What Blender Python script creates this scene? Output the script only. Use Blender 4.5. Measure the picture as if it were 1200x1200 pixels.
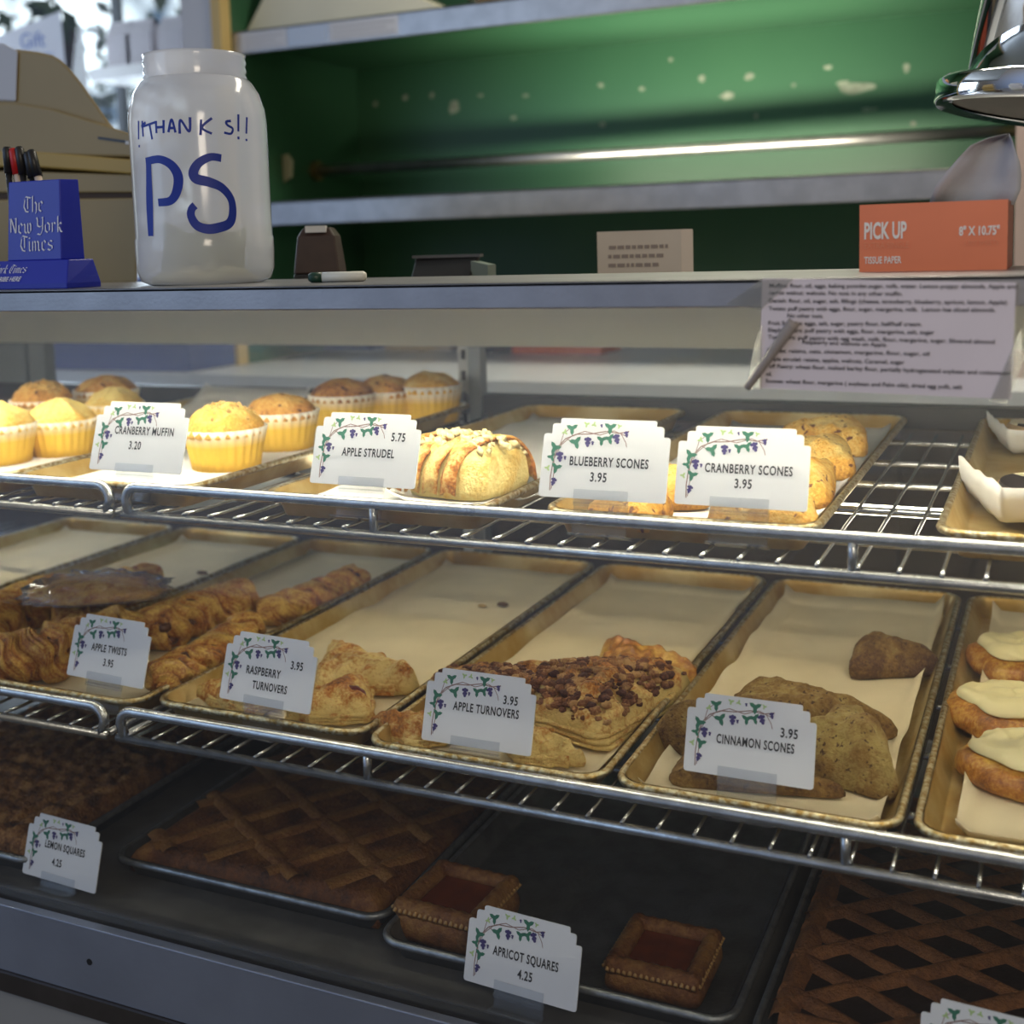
import bpy, bmesh, math, random
from mathutils import Vector, Matrix, noise
import numpy as np

# ------------------------------------------------------------------ start
for o in list(bpy.data.objects): bpy.data.objects.remove(o)
SC = bpy.context.scene
COL = SC.collection
R2 = math.radians
PI = math.pi
random.seed(4)
EYE = 1.30            # everything below is written with z measured from the eye height; lifted by EYE at the end

# camera calibration: case length = X, into the case = Y, up = Z
CX, CY, F = 600., 453., 1415.2
RW = np.array([[0.91196699, 0.02113447, -0.40971885],
               [0.40928648, -0.11575133, 0.90503382],
               [-0.02829809, -0.99305335, -0.11421145]])
def ray(u, v): return RW @ np.array([u-CX, v-CY, F])
def onz(u, v, z):
    r = ray(u, v); return Vector(r*(z/r[2]))
def ony(u, v, y):
    r = ray(u, v); return Vector(r*(y/r[1]))
def onx(u, v, x):
    r = ray(u, v); return Vector(r*(x/r[0]))
def fwd(p): return float((RW.T @ np.array(p))[2])
def pxm(p): return fwd(p)/F        # metres per pixel at a point

cam = bpy.data.cameras.new('camera'); camo = bpy.data.objects.new('camera', cam); COL.objects.link(camo)
M = Matrix(((RW[0,0], -RW[0,1], -RW[0,2], 0), (RW[1,0], -RW[1,1], -RW[1,2], 0), (RW[2,0], -RW[2,1], -RW[2,2], 0), (0,0,0,1)))
camo.matrix_world = M
cam.sensor_width = 36; cam.lens = 36*F/1200; cam.shift_y = -(600-CY)/1200; cam.clip_start = .02
cam.dof.use_dof = True; cam.dof.focus_distance = 1.06; cam.dof.aperture_fstop = 5.0
SC.camera = camo
SC.view_settings.view_transform = 'Standard'; SC.view_settings.look = 'None'
SC.view_settings.exposure = 0.0; SC.view_settings.gamma = 1.0; SC.view_settings.use_curve_mapping = False
SC.cycles.use_denoising = True
SC.cycles.max_bounces = 8; SC.cycles.transparent_max_bounces = 16
SC.cycles.sample_clamp_indirect = 4.0
SC.cycles.caustics_reflective = False; SC.cycles.caustics_refractive = False

# ------------------------------------------------------------------ world: a dim shop with a bright street side
W = bpy.data.worlds.new('World'); SC.world = W; W.use_nodes = True
wn = W.node_tree.nodes; wl = W.node_tree.links; wn.clear()
wo = wn.new('ShaderNodeOutputWorld'); wb = wn.new('ShaderNodeBackground'); wl.new(wb.outputs[0], wo.inputs[0])
tc = wn.new('ShaderNodeTexCoord')
def wlobe(d, p0, p1):
    dt = wn.new('ShaderNodeVectorMath'); dt.operation = 'DOT_PRODUCT'
    v = Vector(d).normalized(); dt.inputs[1].default_value = v
    wl.new(tc.outputs['Generated'], dt.inputs[0])
    mr = wn.new('ShaderNodeMapRange'); mr.interpolation_type = 'SMOOTHSTEP'
    mr.inputs[1].default_value = p0; mr.inputs[2].default_value = p1
    wl.new(dt.outputs['Value'], mr.inputs[0]); return mr.outputs[0]
def wmix(base, fac, col, mode='ADD'):
    m = wn.new('ShaderNodeMix'); m.data_type = 'RGBA'; m.blend_type = mode
    if hasattr(base, 'is_output'): wl.new(base, m.inputs[6])
    else: m.inputs[6].default_value = (*base, 1)
    wl.new(fac, m.inputs[0])
    if hasattr(col, 'is_output'): wl.new(col, m.inputs[7])
    else: m.inputs[7].default_value = (*col, 1)
    return m.outputs[2]
c = wmix((.045,.042,.04), wlobe((0,0,1), -.2, .9), (.16,.15,.13))          # ceiling brighter than floor
c = wmix(c, wlobe((-.7,-.7,.12), .55, .98), (.17,.26,.46))                # street window, front left
c = wmix(c, wlobe((.35,-.9,.25), .6, 1.0), (.15,.122,.09))                  # shop lights in front
nz = wn.new('ShaderNodeTexNoise'); nz.inputs['Scale'].default_value = 11; nz.inputs['Detail'].default_value = 3
wl.new(tc.outputs['Generated'], nz.inputs['Vector'])
rp = wn.new('ShaderNodeValToRGB'); wl.new(nz.outputs[0], rp.inputs[0])
rp.color_ramp.elements[0].position = .40; rp.color_ramp.elements[0].color = (.05,.11,.20,1)
rp.color_ramp.elements[1].position = .56; rp.color_ramp.elements[1].color = (2.6,3.0,3.2,1)
c = wmix(c, wlobe((-.70,.70,.14), .86, .93), rp.outputs[0], 'MIX')         # the sky between trees through the window
wl.new(c, wb.inputs[0]); wb.inputs[1].default_value = 1.0

def light(name, kind, loc, target, power, color, sx=.1, sy=None):
    d = bpy.data.lights.new(name, kind); d.energy = power; d.color = color
    if kind == 'AREA':
        d.shape = 'RECTANGLE'; d.size = sx; d.size_y = sy or sx
    o = bpy.data.objects.new(name, d); COL.objects.link(o); o.location = loc
    o.rotation_euler = (Vector(target)-Vector(loc)).to_track_quat('-Z', 'Y').to_euler()
    return o
light('street_daylight', 'AREA', (-2.3,-.7,.55), (-.8,.9,-.05), 6.5, (.52,.72,1.0), 1.1, .9)
light('window_daylight', 'AREA', (-3.0,2.9,.55), (-.8,1.0,.0), 36.0, (.74,.86,1.0), 1.8, .8)
light('aisle_ceiling_light', 'AREA', (-.25,1.85,1.1), (-.2,2.0,-.3), 20.0, (1.0,.91,.74), 1.0, .2)
light('added_front_fill', 'AREA', (.45,-.35,.50), (-.1,.9,-.10), 5.8, (1.0,.86,.68), .35, .35)  # unseen front light added low to brighten the counter front and cards
lo_ = light('added_wall_fill', 'AREA', (-.66,2.335,.132), (-.68,2.7,.56), 4.6, (1.0,.93,.74), .8, .03); lo_.data.spread = math.radians(140)  # unseen lamp added behind the shelf lip to brighten the green wall
TUBE_STRENGTH = 80.0

# ------------------------------------------------------------------ materials
def lin(c):
    return tuple(((x/255)/12.92 if x/255 <= .04045 else ((x/255+.055)/1.055)**2.4) for x in c)
MATS = {}
def mat(name, col, rough=.5, metal=0., noise_amt=0., noise_scale=40., bump=0., bump_scale=200., col2=None, spec=.5, **kw):
    if name in MATS: return MATS[name]
    m = bpy.data.materials.new(name); m.use_nodes = True; MATS[name] = m
    nt = m.node_tree; b = nt.nodes['Principled BSDF']
    b.inputs['Base Color'].default_value = (*col, 1); b.inputs['Roughness'].default_value = rough
    b.inputs['Metallic'].default_value = metal; b.inputs['Specular IOR Level'].default_value = spec
    for k, v in kw.items(): b.inputs[k].default_value = v
    if noise_amt or col2:
        t = nt.nodes.new('ShaderNodeTexCoord'); n = nt.nodes.new('ShaderNodeTexNoise')
        n.inputs['Scale'].default_value = noise_scale; n.inputs['Detail'].default_value = 5
        nt.links.new(t.outputs['Object'], n.inputs['Vector'])
        r = nt.nodes.new('ShaderNodeValToRGB'); nt.links.new(n.outputs[0], r.inputs[0])
        r.color_ramp.elements[0].position = .38; r.color_ramp.elements[1].position = .64
        c2 = col2 or tuple(x*(1-noise_amt) for x in col)
        r.color_ramp.elements[0].color = (*c2, 1); r.color_ramp.elements[1].color = (*col, 1)
        nt.links.new(r.outputs[0], b.inputs['Base Color'])
    if bump:
        t = nt.nodes.new('ShaderNodeTexCoord'); n = nt.nodes.new('ShaderNodeTexNoise')
        n.inputs['Scale'].default_value = bump_scale; n.inputs['Detail'].default_value = 4
        nt.links.new(t.outputs['Object'], n.inputs['Vector'])
        bp = nt.nodes.new('ShaderNodeBump'); bp.inputs['Strength'].default_value = bump; bp.inputs['Distance'].default_value = .002
        nt.links.new(n.outputs[0], bp.inputs['Height']); nt.links.new(bp.outputs[0], b.inputs['Normal'])
    return m
def emit(name, col, s):
    m = bpy.data.materials.new(name); m.use_nodes = True; nt = m.node_tree; nt.nodes.clear()
    e = nt.nodes.new('ShaderNodeEmission'); o = nt.nodes.new('ShaderNodeOutputMaterial')
    e.inputs[0].default_value = (*col, 1); e.inputs[1].default_value = s; nt.links.new(e.outputs[0], o.inputs[0]); return m
def clear(name, tint=(1,1,1), haze=0.0, haze_col=(.8,.8,.8), ior=1.45, rough=.02, boost=1.0):
    """thin clear sheet: see-through, with a mirror-like skin and an optional milky body"""
    m = bpy.data.materials.new(name); m.use_nodes = True; nt = m.node_tree; nt.nodes.clear()
    o = nt.nodes.new('ShaderNodeOutputMaterial'); t = nt.nodes.new('ShaderNodeBsdfTransparent'); t.inputs[0].default_value = (*tint, 1)
    g = nt.nodes.new('ShaderNodeBsdfGlossy'); g.inputs['Roughness'].default_value = rough
    lw = nt.nodes.new('ShaderNodeLayerWeight'); lw.inputs['Blend'].default_value = .5        # Schlick: the same from either side of the sheet
    pw = nt.nodes.new('ShaderNodeMath'); pw.operation = 'POWER'; pw.inputs[1].default_value = 5
    nt.links.new(lw.outputs['Facing'], pw.inputs[0])
    f0 = ((ior-1)/(ior+1))**2
    fr = nt.nodes.new('ShaderNodeMath'); fr.operation = 'MULTIPLY_ADD'; fr.inputs[1].default_value = 1-f0; fr.inputs[2].default_value = f0
    nt.links.new(pw.outputs[0], fr.inputs[0])
    base = t.outputs[0]
    if haze:
        d = nt.nodes.new('ShaderNodeBsdfDiffuse'); d.inputs[0].default_value = (*haze_col, 1)
        tl = nt.nodes.new('ShaderNodeBsdfTranslucent'); tl.inputs[0].default_value = (*haze_col, 1)
        a = nt.nodes.new('ShaderNodeMixShader'); a.inputs[0].default_value = .5
        nt.links.new(d.outputs[0], a.inputs[1]); nt.links.new(tl.outputs[0], a.inputs[2])
        h = nt.nodes.new('ShaderNodeMixShader'); h.inputs[0].default_value = haze
        nt.links.new(base, h.inputs[1]); nt.links.new(a.outputs[0], h.inputs[2]); base = h.outputs[0]
    mx = nt.nodes.new('ShaderNodeMixShader')
    mu = nt.nodes.new('ShaderNodeMath'); mu.operation = 'MULTIPLY'; mu.inputs[1].default_value = boost
    nt.links.new(fr.outputs[0], mu.inputs[0]); nt.links.new(mu.outputs[0], mx.inputs[0])
    nt.links.new(base, mx.inputs[1]); nt.links.new(g.outputs[0], mx.inputs[2]); nt.links.new(mx.outputs[0], o.inputs[0])
    MATS[name] = m; return m
def crust(name, c0, c1, c2, rough=.5, n_scale=60., n_amt=.55, bump=.6, b_scale=160., spots=None, spot_scale=55., coat=0.):
    """baked dough: the 'tone' attribute (0 pale, .5 golden, 1 dark) plus mottling picks the crust colour"""
    m = bpy.data.materials.new(name); m.use_nodes = True; nt = m.node_tree; b = nt.nodes['Principled BSDF']; MATS[name] = m
    b.inputs['Roughness'].default_value = rough; b.inputs['Coat Weight'].default_value = coat; b.inputs['Coat Roughness'].default_value = .2
    at = nt.nodes.new('ShaderNodeAttribute'); at.attribute_name = 'tone'
    t = nt.nodes.new('ShaderNodeTexCoord'); n = nt.nodes.new('ShaderNodeTexNoise')
    n.inputs['Scale'].default_value = n_scale; n.inputs['Detail'].default_value = 6; n.inputs['Roughness'].default_value = .6
    nt.links.new(t.outputs['Object'], n.inputs['Vector'])
    nf = nt.nodes.new('ShaderNodeTexNoise'); nf.inputs['Scale'].default_value = n_scale*5.5; nf.inputs['Detail'].default_value = 5; nf.inputs['Roughness'].default_value = .65
    nt.links.new(t.outputs['Object'], nf.inputs['Vector'])
    av = nt.nodes.new('ShaderNodeMath'); av.operation = 'ADD'; nt.links.new(n.outputs[0], av.inputs[0]); nt.links.new(nf.outputs[0], av.inputs[1])
    s = nt.nodes.new('ShaderNodeMath'); s.operation = 'SUBTRACT'; nt.links.new(av.outputs[0], s.inputs[0]); s.inputs[1].default_value = 1.0
    a = nt.nodes.new('ShaderNodeMath'); a.operation = 'MULTIPLY_ADD'; nt.links.new(s.outputs[0], a.inputs[0]); a.inputs[1].default_value = n_amt*2
    nt.links.new(at.outputs['Fac'], a.inputs[2])
    r = nt.nodes.new('ShaderNodeValToRGB'); nt.links.new(a.outputs[0], r.inputs[0])
    e = r.color_ramp.elements; e[0].position = .05; e[0].color = (*c0, 1); e[1].position = .95; e[1].color = (*c2, 1)
    k = e.new(.5); k.color = (*c1, 1)
    out = r.outputs[0]
    if spots:
        v = nt.nodes.new('ShaderNodeTexVoronoi'); v.inputs['Scale'].default_value = spot_scale
        ds = nt.nodes.new('ShaderNodeTexNoise'); ds.inputs['Scale'].default_value = spot_scale*1.6; ds.inputs['Detail'].default_value = 3
        nt.links.new(t.outputs['Object'], ds.inputs['Vector'])
        dm = nt.nodes.new('ShaderNodeVectorMath'); dm.operation = 'MULTIPLY_ADD'; dm.inputs[1].default_value = (1.3/spot_scale,)*3
        nt.links.new(ds.outputs['Color'], dm.inputs[0]); nt.links.new(t.outputs['Object'], dm.inputs[2])
        nt.links.new(dm.outputs[0], v.inputs['Vector'])
        mr = nt.nodes.new('ShaderNodeMapRange'); mr.inputs[1].default_value = .16; mr.inputs[2].default_value = .26
        mr.inputs[3].default_value = 1; mr.inputs[4].default_value = 0
        nt.links.new(v.outputs['Distance'], mr.inputs[0])
        mx = nt.nodes.new('ShaderNodeMix'); mx.data_type = 'RGBA'; nt.links.new(mr.outputs[0], mx.inputs[0])
        nt.links.new(out, mx.inputs[6]); mx.inputs[7].default_value = (*spots, 1); out = mx.outputs[2]
    nt.links.new(out, b.inputs['Base Color'])
    n2 = nt.nodes.new('ShaderNodeTexNoise'); n2.inputs['Scale'].default_value = b_scale*2.2; n2.inputs['Detail'].default_value = 6; n2.inputs['Roughness'].default_value = .62
    nt.links.new(t.outputs['Object'], n2.inputs['Vector'])
    bp = nt.nodes.new('ShaderNodeBump'); bp.inputs['Strength'].default_value = bump; bp.inputs['Distance'].default_value = .0042
    nt.links.new(n2.outputs[0], bp.inputs['Height']); nt.links.new(bp.outputs[0], b.inputs['Normal'])
    return m

STEEL = mat('brushed_steel', (.50,.49,.48), .34, .9, .15, 25, .08, 400)
COUNTER = mat('counter_steel', (.42,.41,.41), .38, .8, .15, 18, .08, 300)
CHROME = mat('chrome', (.75,.77,.8), .06, 1.)
RACKM = mat('rack_chrome', (.55,.56,.57), .27, .9, .25, 60, .12, 500)
PAN = mat('aged_pan', lin((214,192,136)), .36, .42, 0, 16, .2, 200, col2=lin((178,142,66)))
PANEDGE = mat('aged_pan_rim', lin((205,196,165)), .33, .8, 0, 200, .6, 420, col2=lin((150,122,66)))
PAN_GREY = mat('grey_pan', (.16,.165,.17), .45, .6, .35, 30, .25, 250)
PAN_GREYR = mat('grey_pan_rim', (.36,.38,.40), .4, .8, .3, 90, .3, 300)
PARCH = mat('parchment', lin((230,216,180)), .75, 0, .10, 14, .15, 60)
PARCHW = mat('white_parchment', lin((238,236,230)), .7, 0, .06, 14, .15, 60)
GREEN = None
WHITE = mat('white_paint', (.72,.72,.70), .55, 0, .08, 6)
CREAM = mat('cream_panel', lin((222,220,200)), .5, 0, .05, 8)
BLACK = mat('black_plastic', (.012,.012,.013), .4)
DARK = mat('dark_recess', (.02,.02,.022), .6)
CARD = mat('white_card', (.80,.81,.84), .45, 0, .03, 30)
INK = mat('black_ink', (.02,.02,.025), .6)
LEAF = mat('leaf_print', (.03,.16,.10), .6)
LEAFL = mat('light_leaf_print', (.42,.58,.25), .6)
GRAPE = mat('grape_print', (.05,.035,.16), .6)
STEM = mat('stem_print', (.28,.17,.15), .6)
BLUE = mat('blue_plastic', lin((30,44,178)), .38, 0, .08, 20)
WHITEINK = mat('white_ink', (.8,.8,.85), .6)
MARK = mat('blue_marker', lin((22,52,160)), .5)
ORANGE = mat('orange_carton', lin((240,138,98)), .38, 0, .08, 14)
ORANGED = mat('orange_carton_side', lin((178,70,24)), .5)
KRAFT = mat('beige_plastic', lin((160,140,94)), .5, 0, .05, 12)
BEIGEY = mat('yellowed_plastic', lin((182,152,74)), .5)
BROWNP = mat('brown_plastic', lin((60,42,36)), .5, 0, .2, 60)
GLASS = clear('case_glass', (.97,.98,.98), .012, (.8,.82,.85), 1.45, .01, 1.0)
ACRYL = clear('clear_acrylic', (.95,.96,.97), .06, (.8,.8,.8), 1.4, .05)
WRAP = clear('cling_film', (.93,.92,.95), .14, (.85,.82,.9), 1.5, .12, 1.6)
TAPE = clear('clear_tape', (.9,.9,.88), .16, (.7,.7,.68), 1.4, .1)
JAR = clear('cloudy_jar', (.97,.98,1.0), .66, (.93,.95,1.0), 1.45, .12, 1.2)
JARB = clear('cloudy_jar_lower', (.92,.94,.92), .42, (.74,.74,.66), 1.45, .15)
C_PUFF = crust('puff_crust', lin((240,212,134)), lin((196,122,36)), lin((74,32,10)), .42, 55, .72, .8, 140, coat=.15)
C_TWIST = crust('twist_crust', lin((234,192,96)), lin((178,108,34)), lin((52,22,10)), .38, 70, .62, .9, 160, coat=.25)
C_SCONE = crust('cinnamon_scone_crust', lin((190,166,98)), lin((150,114,54)), lin((88,54,24)), .6, 45, .5, .9, 190, spots=lin((92,62,30)), spot_scale=150)
C_GSCONE = crust('golden_scone_crust', lin((246,216,130)), lin((224,166,62)), lin((140,78,22)), .5, 50, .5, .9, 150, spots=lin((110,58,26)), spot_scale=75)
C_GSCONE2 = crust('custard_filling', lin((246,226,150)), lin((228,186,90)), lin((150,90,36)), .45, 40, .5, .9, 120)
C_MUF = crust('muffin_crust', lin((250,222,132)), lin((232,176,66)), lin((150,82,30)), .55, 50, .45, .9, 130)
C_MUFB = crust('seeded_muffin_crust', lin((240,200,110)), lin((216,150,62)), lin((120,60,28)), .55, 50, .5, .9, 130, spots=lin((92,50,24)), spot_scale=75)
C_DAN = crust('danish_crust', lin((226,182,84)), lin((178,112,34)), lin((96,46,14)), .34, 40, .6, .4, 110, coat=.3)
C_BAR = crust('bar_crust', lin((166,118,60)), lin((122,72,32)), lin((48,24,12)), .5, 30, .5, .7, 120)
C_CRUMB = crust('streusel', lin((190,140,80)), lin((132,84,40)), lin((58,32,16)), .7, 60, .7, 1., 120)
C_TOP = crust('nut_crumb_topping', lin((204,160,104)), lin((140,88,54)), lin((76,36,30)), .7, 90, .6, .8, 200)
ICING = mat('lemon_icing', lin((246,234,178)), .4, 0, .06, 30, .3, 60)
JAM = mat('apricot_jam', lin((120,52,22)), .25, 0, .3, 60, .2, 90)
DARKJAM = mat('dark_fruit_filling', (.02,.010,.008), .35, 0, .3, 60, .4, 100)
RASP = mat('raspberry_jam', lin((110,24,34)), .3, 0, .3, 90, .2, 120)
CHOC = mat('chocolate_icing', (.015,.011,.012), .3)
FONDANT = mat('cream_icing', lin((238,228,190)), .4)
COOKIE = mat('cookie_dough', lin((206,170,120)), .6, 0, .12, 60, .2, 150)
PAPER_GREY = mat('grey_tissue', lin((178,180,184)), .8, 0, .12, 30, .3, 60)
PAPER_LILAC = mat('printed_sheet', lin((220,212,220)), .6, 0, .05, 14)

# liner paper of the muffin cups: greasy yellow below, dry white above
LINER = bpy.data.materials.new('muffin_liner'); LINER.use_nodes = True
nt = LINER.node_tree; b = nt.nodes['Principled BSDF']; b.inputs['Roughness'].default_value = .6
t = nt.nodes.new('ShaderNodeTexCoord'); sp = nt.nodes.new('ShaderNodeSeparateXYZ'); nt.links.new(t.outputs['Object'], sp.inputs[0])
r = nt.nodes.new('ShaderNodeValToRGB'); mr = nt.nodes.new('ShaderNodeMapRange'); mr.inputs[2].default_value = .046
nt.links.new(sp.outputs['Z'], mr.inputs[0]); nt.links.new(mr.outputs[0], r.inputs[0])
r.color_ramp.elements[0].position = .58; r.color_ramp.elements[0].color = (*lin((236,190,62)), 1)
r.color_ramp.elements[1].position = .95; r.color_ramp.elements[1].color = (*lin((240,232,214)), 1)
nt.links.new(r.outputs[0], b.inputs['Base Color'])

# ------------------------------------------------------------------ mesh helpers
class MB:
    def __init__(s): s.v = []; s.f = []; s.m = []; s.t = []
    def add(s, verts, faces, mi=0, tone=None):
        k = len(s.v); s.v += [tuple(v) for v in verts]; s.f += [tuple(i+k for i in f) for f in faces]; s.m += [mi]*len(faces)
        s.t += list(tone) if tone is not None else [.5]*len(verts)
    def box(s, x0, x1, y0, y1, z0, z1, mi=0):
        v = [(x,y,z) for z in (z0,z1) for y in (y0,y1) for x in (x0,x1)]
        s.add(v, [(0,2,3,1),(4,5,7,6),(0,1,5,4),(2,6,7,3),(0,4,6,2),(1,3,7,5)], mi)
    def tube(s, pts, r, n=10, mi=0, cap=True, closed=False):
        pts = [Vector(p) for p in pts]; N = len(pts); rr = r if isinstance(r, (list,tuple)) else [r]*N
        vs = []; up = None
        for i, p in enumerate(pts):
            if closed: d = (pts[(i+1)%N]-pts[i-1]).normalized()
            else: d = (pts[min(i+1,N-1)]-pts[max(i-1,0)]).normalized()
            if up is None: up = d.orthogonal().normalized()
            up = (up - d*up.dot(d)).normalized(); sd = d.cross(up)
            for k in range(n):
                a = 2*PI*k/n; vs.append(p+(up*math.cos(a)+sd*math.sin(a))*rr[i])
        fs = []
        for i in range(N if closed else N-1):
            for k in range(n):
                j = (i+1)%N
                fs.append((i*n+k, i*n+(k+1)%n, j*n+(k+1)%n, j*n+k))
        if cap and not closed: fs += [tuple(range(n))[::-1], tuple((N-1)*n+k for k in range(n))]
        s.add(vs, fs, mi)
    def lathe(s, prof, n=48, mi=0, c=(0,0,0), fn=None, tone=None):
        vs = []; tn = []
        for j, (r, z) in enumerate(prof):
            for k in range(n):
                a = 2*PI*k/n; q = fn(a, j, r, z) if fn else (r, z)
                vs.append((c[0]+q[0]*math.cos(a), c[1]+q[0]*math.sin(a), c[2]+q[1])); tn.append(tone(a, j) if tone else .5)
        fs = [(j*n+k, j*n+(k+1)%n, (j+1)*n+(k+1)%n, (j+1)*n+k) for j in range(len(prof)-1) for k in range(n)]
        fs += [tuple(range(n))[::-1], tuple((len(prof)-1)*n+k for k in range(n))]
        s.add(vs, fs, mi, tn)
    def prism(s, poly, fn0, fn1, mi=0):
        """poly in 2d; fn0/fn1 map a 2d point to the two 3d faces"""
        n = len(poly); v = [fn0(p) for p in poly]+[fn1(p) for p in poly]
        s.add(v, [tuple(range(n))[::-1], tuple(range(n,2*n))]+[(i,(i+1)%n,n+(i+1)%n,n+i) for i in range(n)], mi)
    def loft(s, loops, mi=0, cap0=True, cap1=True, mis=None):
        n = len(loops[0]); vs = [p for l in loops for p in l]
        for j in range(len(loops)-1):
            pass
        k = len(s.v); s.v += [tuple(v) for v in vs]; s.t += [.5]*len(vs)
        for j in range(len(loops)-1):
            for i in range(n):
                s.f.append((k+j*n+i, k+j*n+(i+1)%n, k+(j+1)*n+(i+1)%n, k+(j+1)*n+i)); s.m.append(mis[j] if mis else mi)
        if cap0: s.f.append(tuple(k+i for i in range(n))[::-1]); s.m.append(mis[0] if mis else mi)
        if cap1: s.f.append(tuple(k+(len(loops)-1)*n+i for i in range(n))); s.m.append(mis[-1] if mis else mi)
    def build(s, name, mats, parent=None, smooth=False, loc=None, bevel=0, angle=None):
        me = bpy.data.meshes.new(name); me.from_pydata(s.v, [], s.f)
        for m in (mats if isinstance(mats, (list,tuple)) else [mats]): me.materials.append(m)
        me.polygons.foreach_set('material_index', s.m)
        if smooth: me.polygons.foreach_set('use_smooth', [True]*len(s.f))
        if any(t != .5 for t in s.t) or smooth == 'tone':
            a = me.attributes.new('tone', 'FLOAT', 'POINT'); a.data.foreach_set('value', s.t)
        me.update()
        bm = bmesh.new(); bm.from_mesh(me); bmesh.ops.recalc_face_normals(bm, faces=bm.faces); bm.to_mesh(me); bm.free()
        o = bpy.data.objects.new(name, me); COL.objects.link(o)
        if parent: o.parent = parent
        if loc is not None: o.location = loc
        if bevel:
            b = o.modifiers.new('bevel', 'BEVEL'); b.width = bevel; b.segments = 2; b.limit_method = 'ANGLE'
        if smooth == 'auto': 
            me.set_sharp_from_angle(angle=R2(angle or 35))
        return o
def tag(o, label, cat, group=None):
    o['label'] = label; o['category'] = cat
    if group: o['group'] = group
    return o
def struct(o):
    o['kind'] = 'structure'; return o
def thing(name, label, cat, loc=(0,0,0), rot=(0,0,0), group=None):
    o = bpy.data.objects.new(name, None); COL.objects.link(o); o.location = loc; o.rotation_euler = rot; o.empty_display_size = .02
    return tag(o, label, cat, group)
def boxo(name, b, m, parent=None, bevel=0):
    k = MB(); k.box(*b); return k.build(name, m, parent, bevel=bevel)
def rrect(w, l, r, z, n=6, cx=0, cy=0):
    pts = []
    for sx, sy, a0 in ((1,1,0),(-1,1,PI/2),(-1,-1,PI),(1,-1,3*PI/2)):
        for i in range(n+1):
            a = a0+PI/2*i/n
            pts.append((cx+sx*(w/2-r)+r*math.cos(a), cy+sy*(l/2-r)+r*math.sin(a), z))
    return pts
def text_mesh(s, bold=0., spacing=1.0):
    cu = bpy.data.curves.new('lettering', 'FONT'); cu.body = s; cu.size = 1.0; cu.offset = bold; cu.space_character = spacing; cu.resolution_u = 3
    o = bpy.data.objects.new('lettering', cu); COL.objects.link(o)
    dg = bpy.context.evaluated_depsgraph_get(); dg.update()
    me = bpy.data.meshes.new_from_object(o.evaluated_get(dg)); 
    vs = [v.co.copy() for v in me.vertices]; fs = [tuple(p.vertices) for p in me.polygons]
    bpy.data.objects.remove(o); bpy.data.meshes.remove(me); bpy.data.curves.remove(cu)
    return vs, fs
def add_text(mb, s, fn, h=None, w=None, align='C', bold=.012, mi=0, spacing=1.0):
    """set a line of text: fn maps (x, y) in metres to 3d; h cap height, w full width (both optional)"""
    vs, fs = text_mesh(s, bold, spacing)
    if not vs: return
    x0 = min(v.x for v in vs); x1 = max(v.x for v in vs); cap = .70
    sy = h/cap if h else w/(x1-x0); sx = w/(x1-x0) if w else sy
    off = {'C': (x0+x1)/2, 'L': x0, 'R': x1}[align]
    mb.add([fn((v.x-off)*sx, v.y*sy) for v in vs], fs, mi)

# ------------------------------------------------------------------ the setting
FL = -EYE
# green plaster with chipped paint
GREEN = bpy.data.materials.new('green_wall_paint'); GREEN.use_nodes = True; nt = GREEN.node_tree; b = nt.nodes['Principled BSDF']
b.inputs['Roughness'].default_value = .42
t = nt.nodes.new('ShaderNodeTexCoord'); n1 = nt.nodes.new('ShaderNodeTexNoise'); n1.inputs['Scale'].default_value = 2.5; n1.inputs['Detail'].default_value = 4
nt.links.new(t.outputs['Object'], n1.inputs['Vector']); r = nt.nodes.new('ShaderNodeValToRGB'); nt.links.new(n1.outputs[0], r.inputs[0])
r.color_ramp.elements[0].color = (*lin((44,88,64)), 1); r.color_ramp.elements[1].color = (*lin((64,108,76)), 1)
nt.links.new(r.outputs[0], b.inputs['Base Color'])
CHIP = mat('bare_plaster', lin((150,158,140)), .7, 0, .3, 60)

YB = 2.711
wb_ = boxo('wall_back', (-1.70, .6, YB, YB+.06, FL, 1.2), GREEN); struct(wb_)
chips = MB()
def chip(u, v, w, h, seed):
    p = ony(u, v, YB-.0008); s = pxm(p); rs = random.Random(seed); k = 14
    poly = []
    for i in range(k):
        a = 2*PI*i/k; q = .65+.5*rs.random()
        poly.append((p.x+math.cos(a)*w/2*s*q, p.z+math.sin(a)*h/2*s*q))
    chips.prism(poly, lambda a: (a[0], YB-.001, a[1]), lambda a: (a[0], YB+.002, a[1]))
for i, (u, v, w, h) in enumerate([(1003,103,44,14),(988,98,16,8),(1018,128,20,5),(852,112,20,9),(823,92,8,10),(878,90,12,8),(970,79,10,6),(1070,145,8,8),(886,136,6,8),(706,146,10,7),(704,100,8,5),(532,126,14,18),(475,114,8,8),(506,112,7,8),(440,122,7,7),(602,138,8,5),(616,112,9,4),(1062,80,8,12),(752,104,8,5),(786,70,6,5),(930,100,5,5),(563,112,8,4)]):
    chip(u, v, w, h, i)
ch = chips.build('chipped_paint', CHIP, wb_)
ch['kind'] = 'structure'
struct(boxo('wall_recess_left', (-1.70, -1.638, 2.2, YB, FL, 1.2), GREEN))
tr = MB(); tr.box(-1.745, -1.662, 2.17, 2.2, FL, 1.2); tr.box(-1.745,-1.70,2.2,2.95,FL,1.2); struct(tr.build('trim_1', mat('white_trim', (.62,.64,.70), .5)))
tr = MB(); tr.box(-1.662, -1.638, 2.165, 2.2, FL, 1.2); struct(tr.build('trim_2', mat('yellowed_trim', lin((206,180,120)), .5)))
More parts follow.
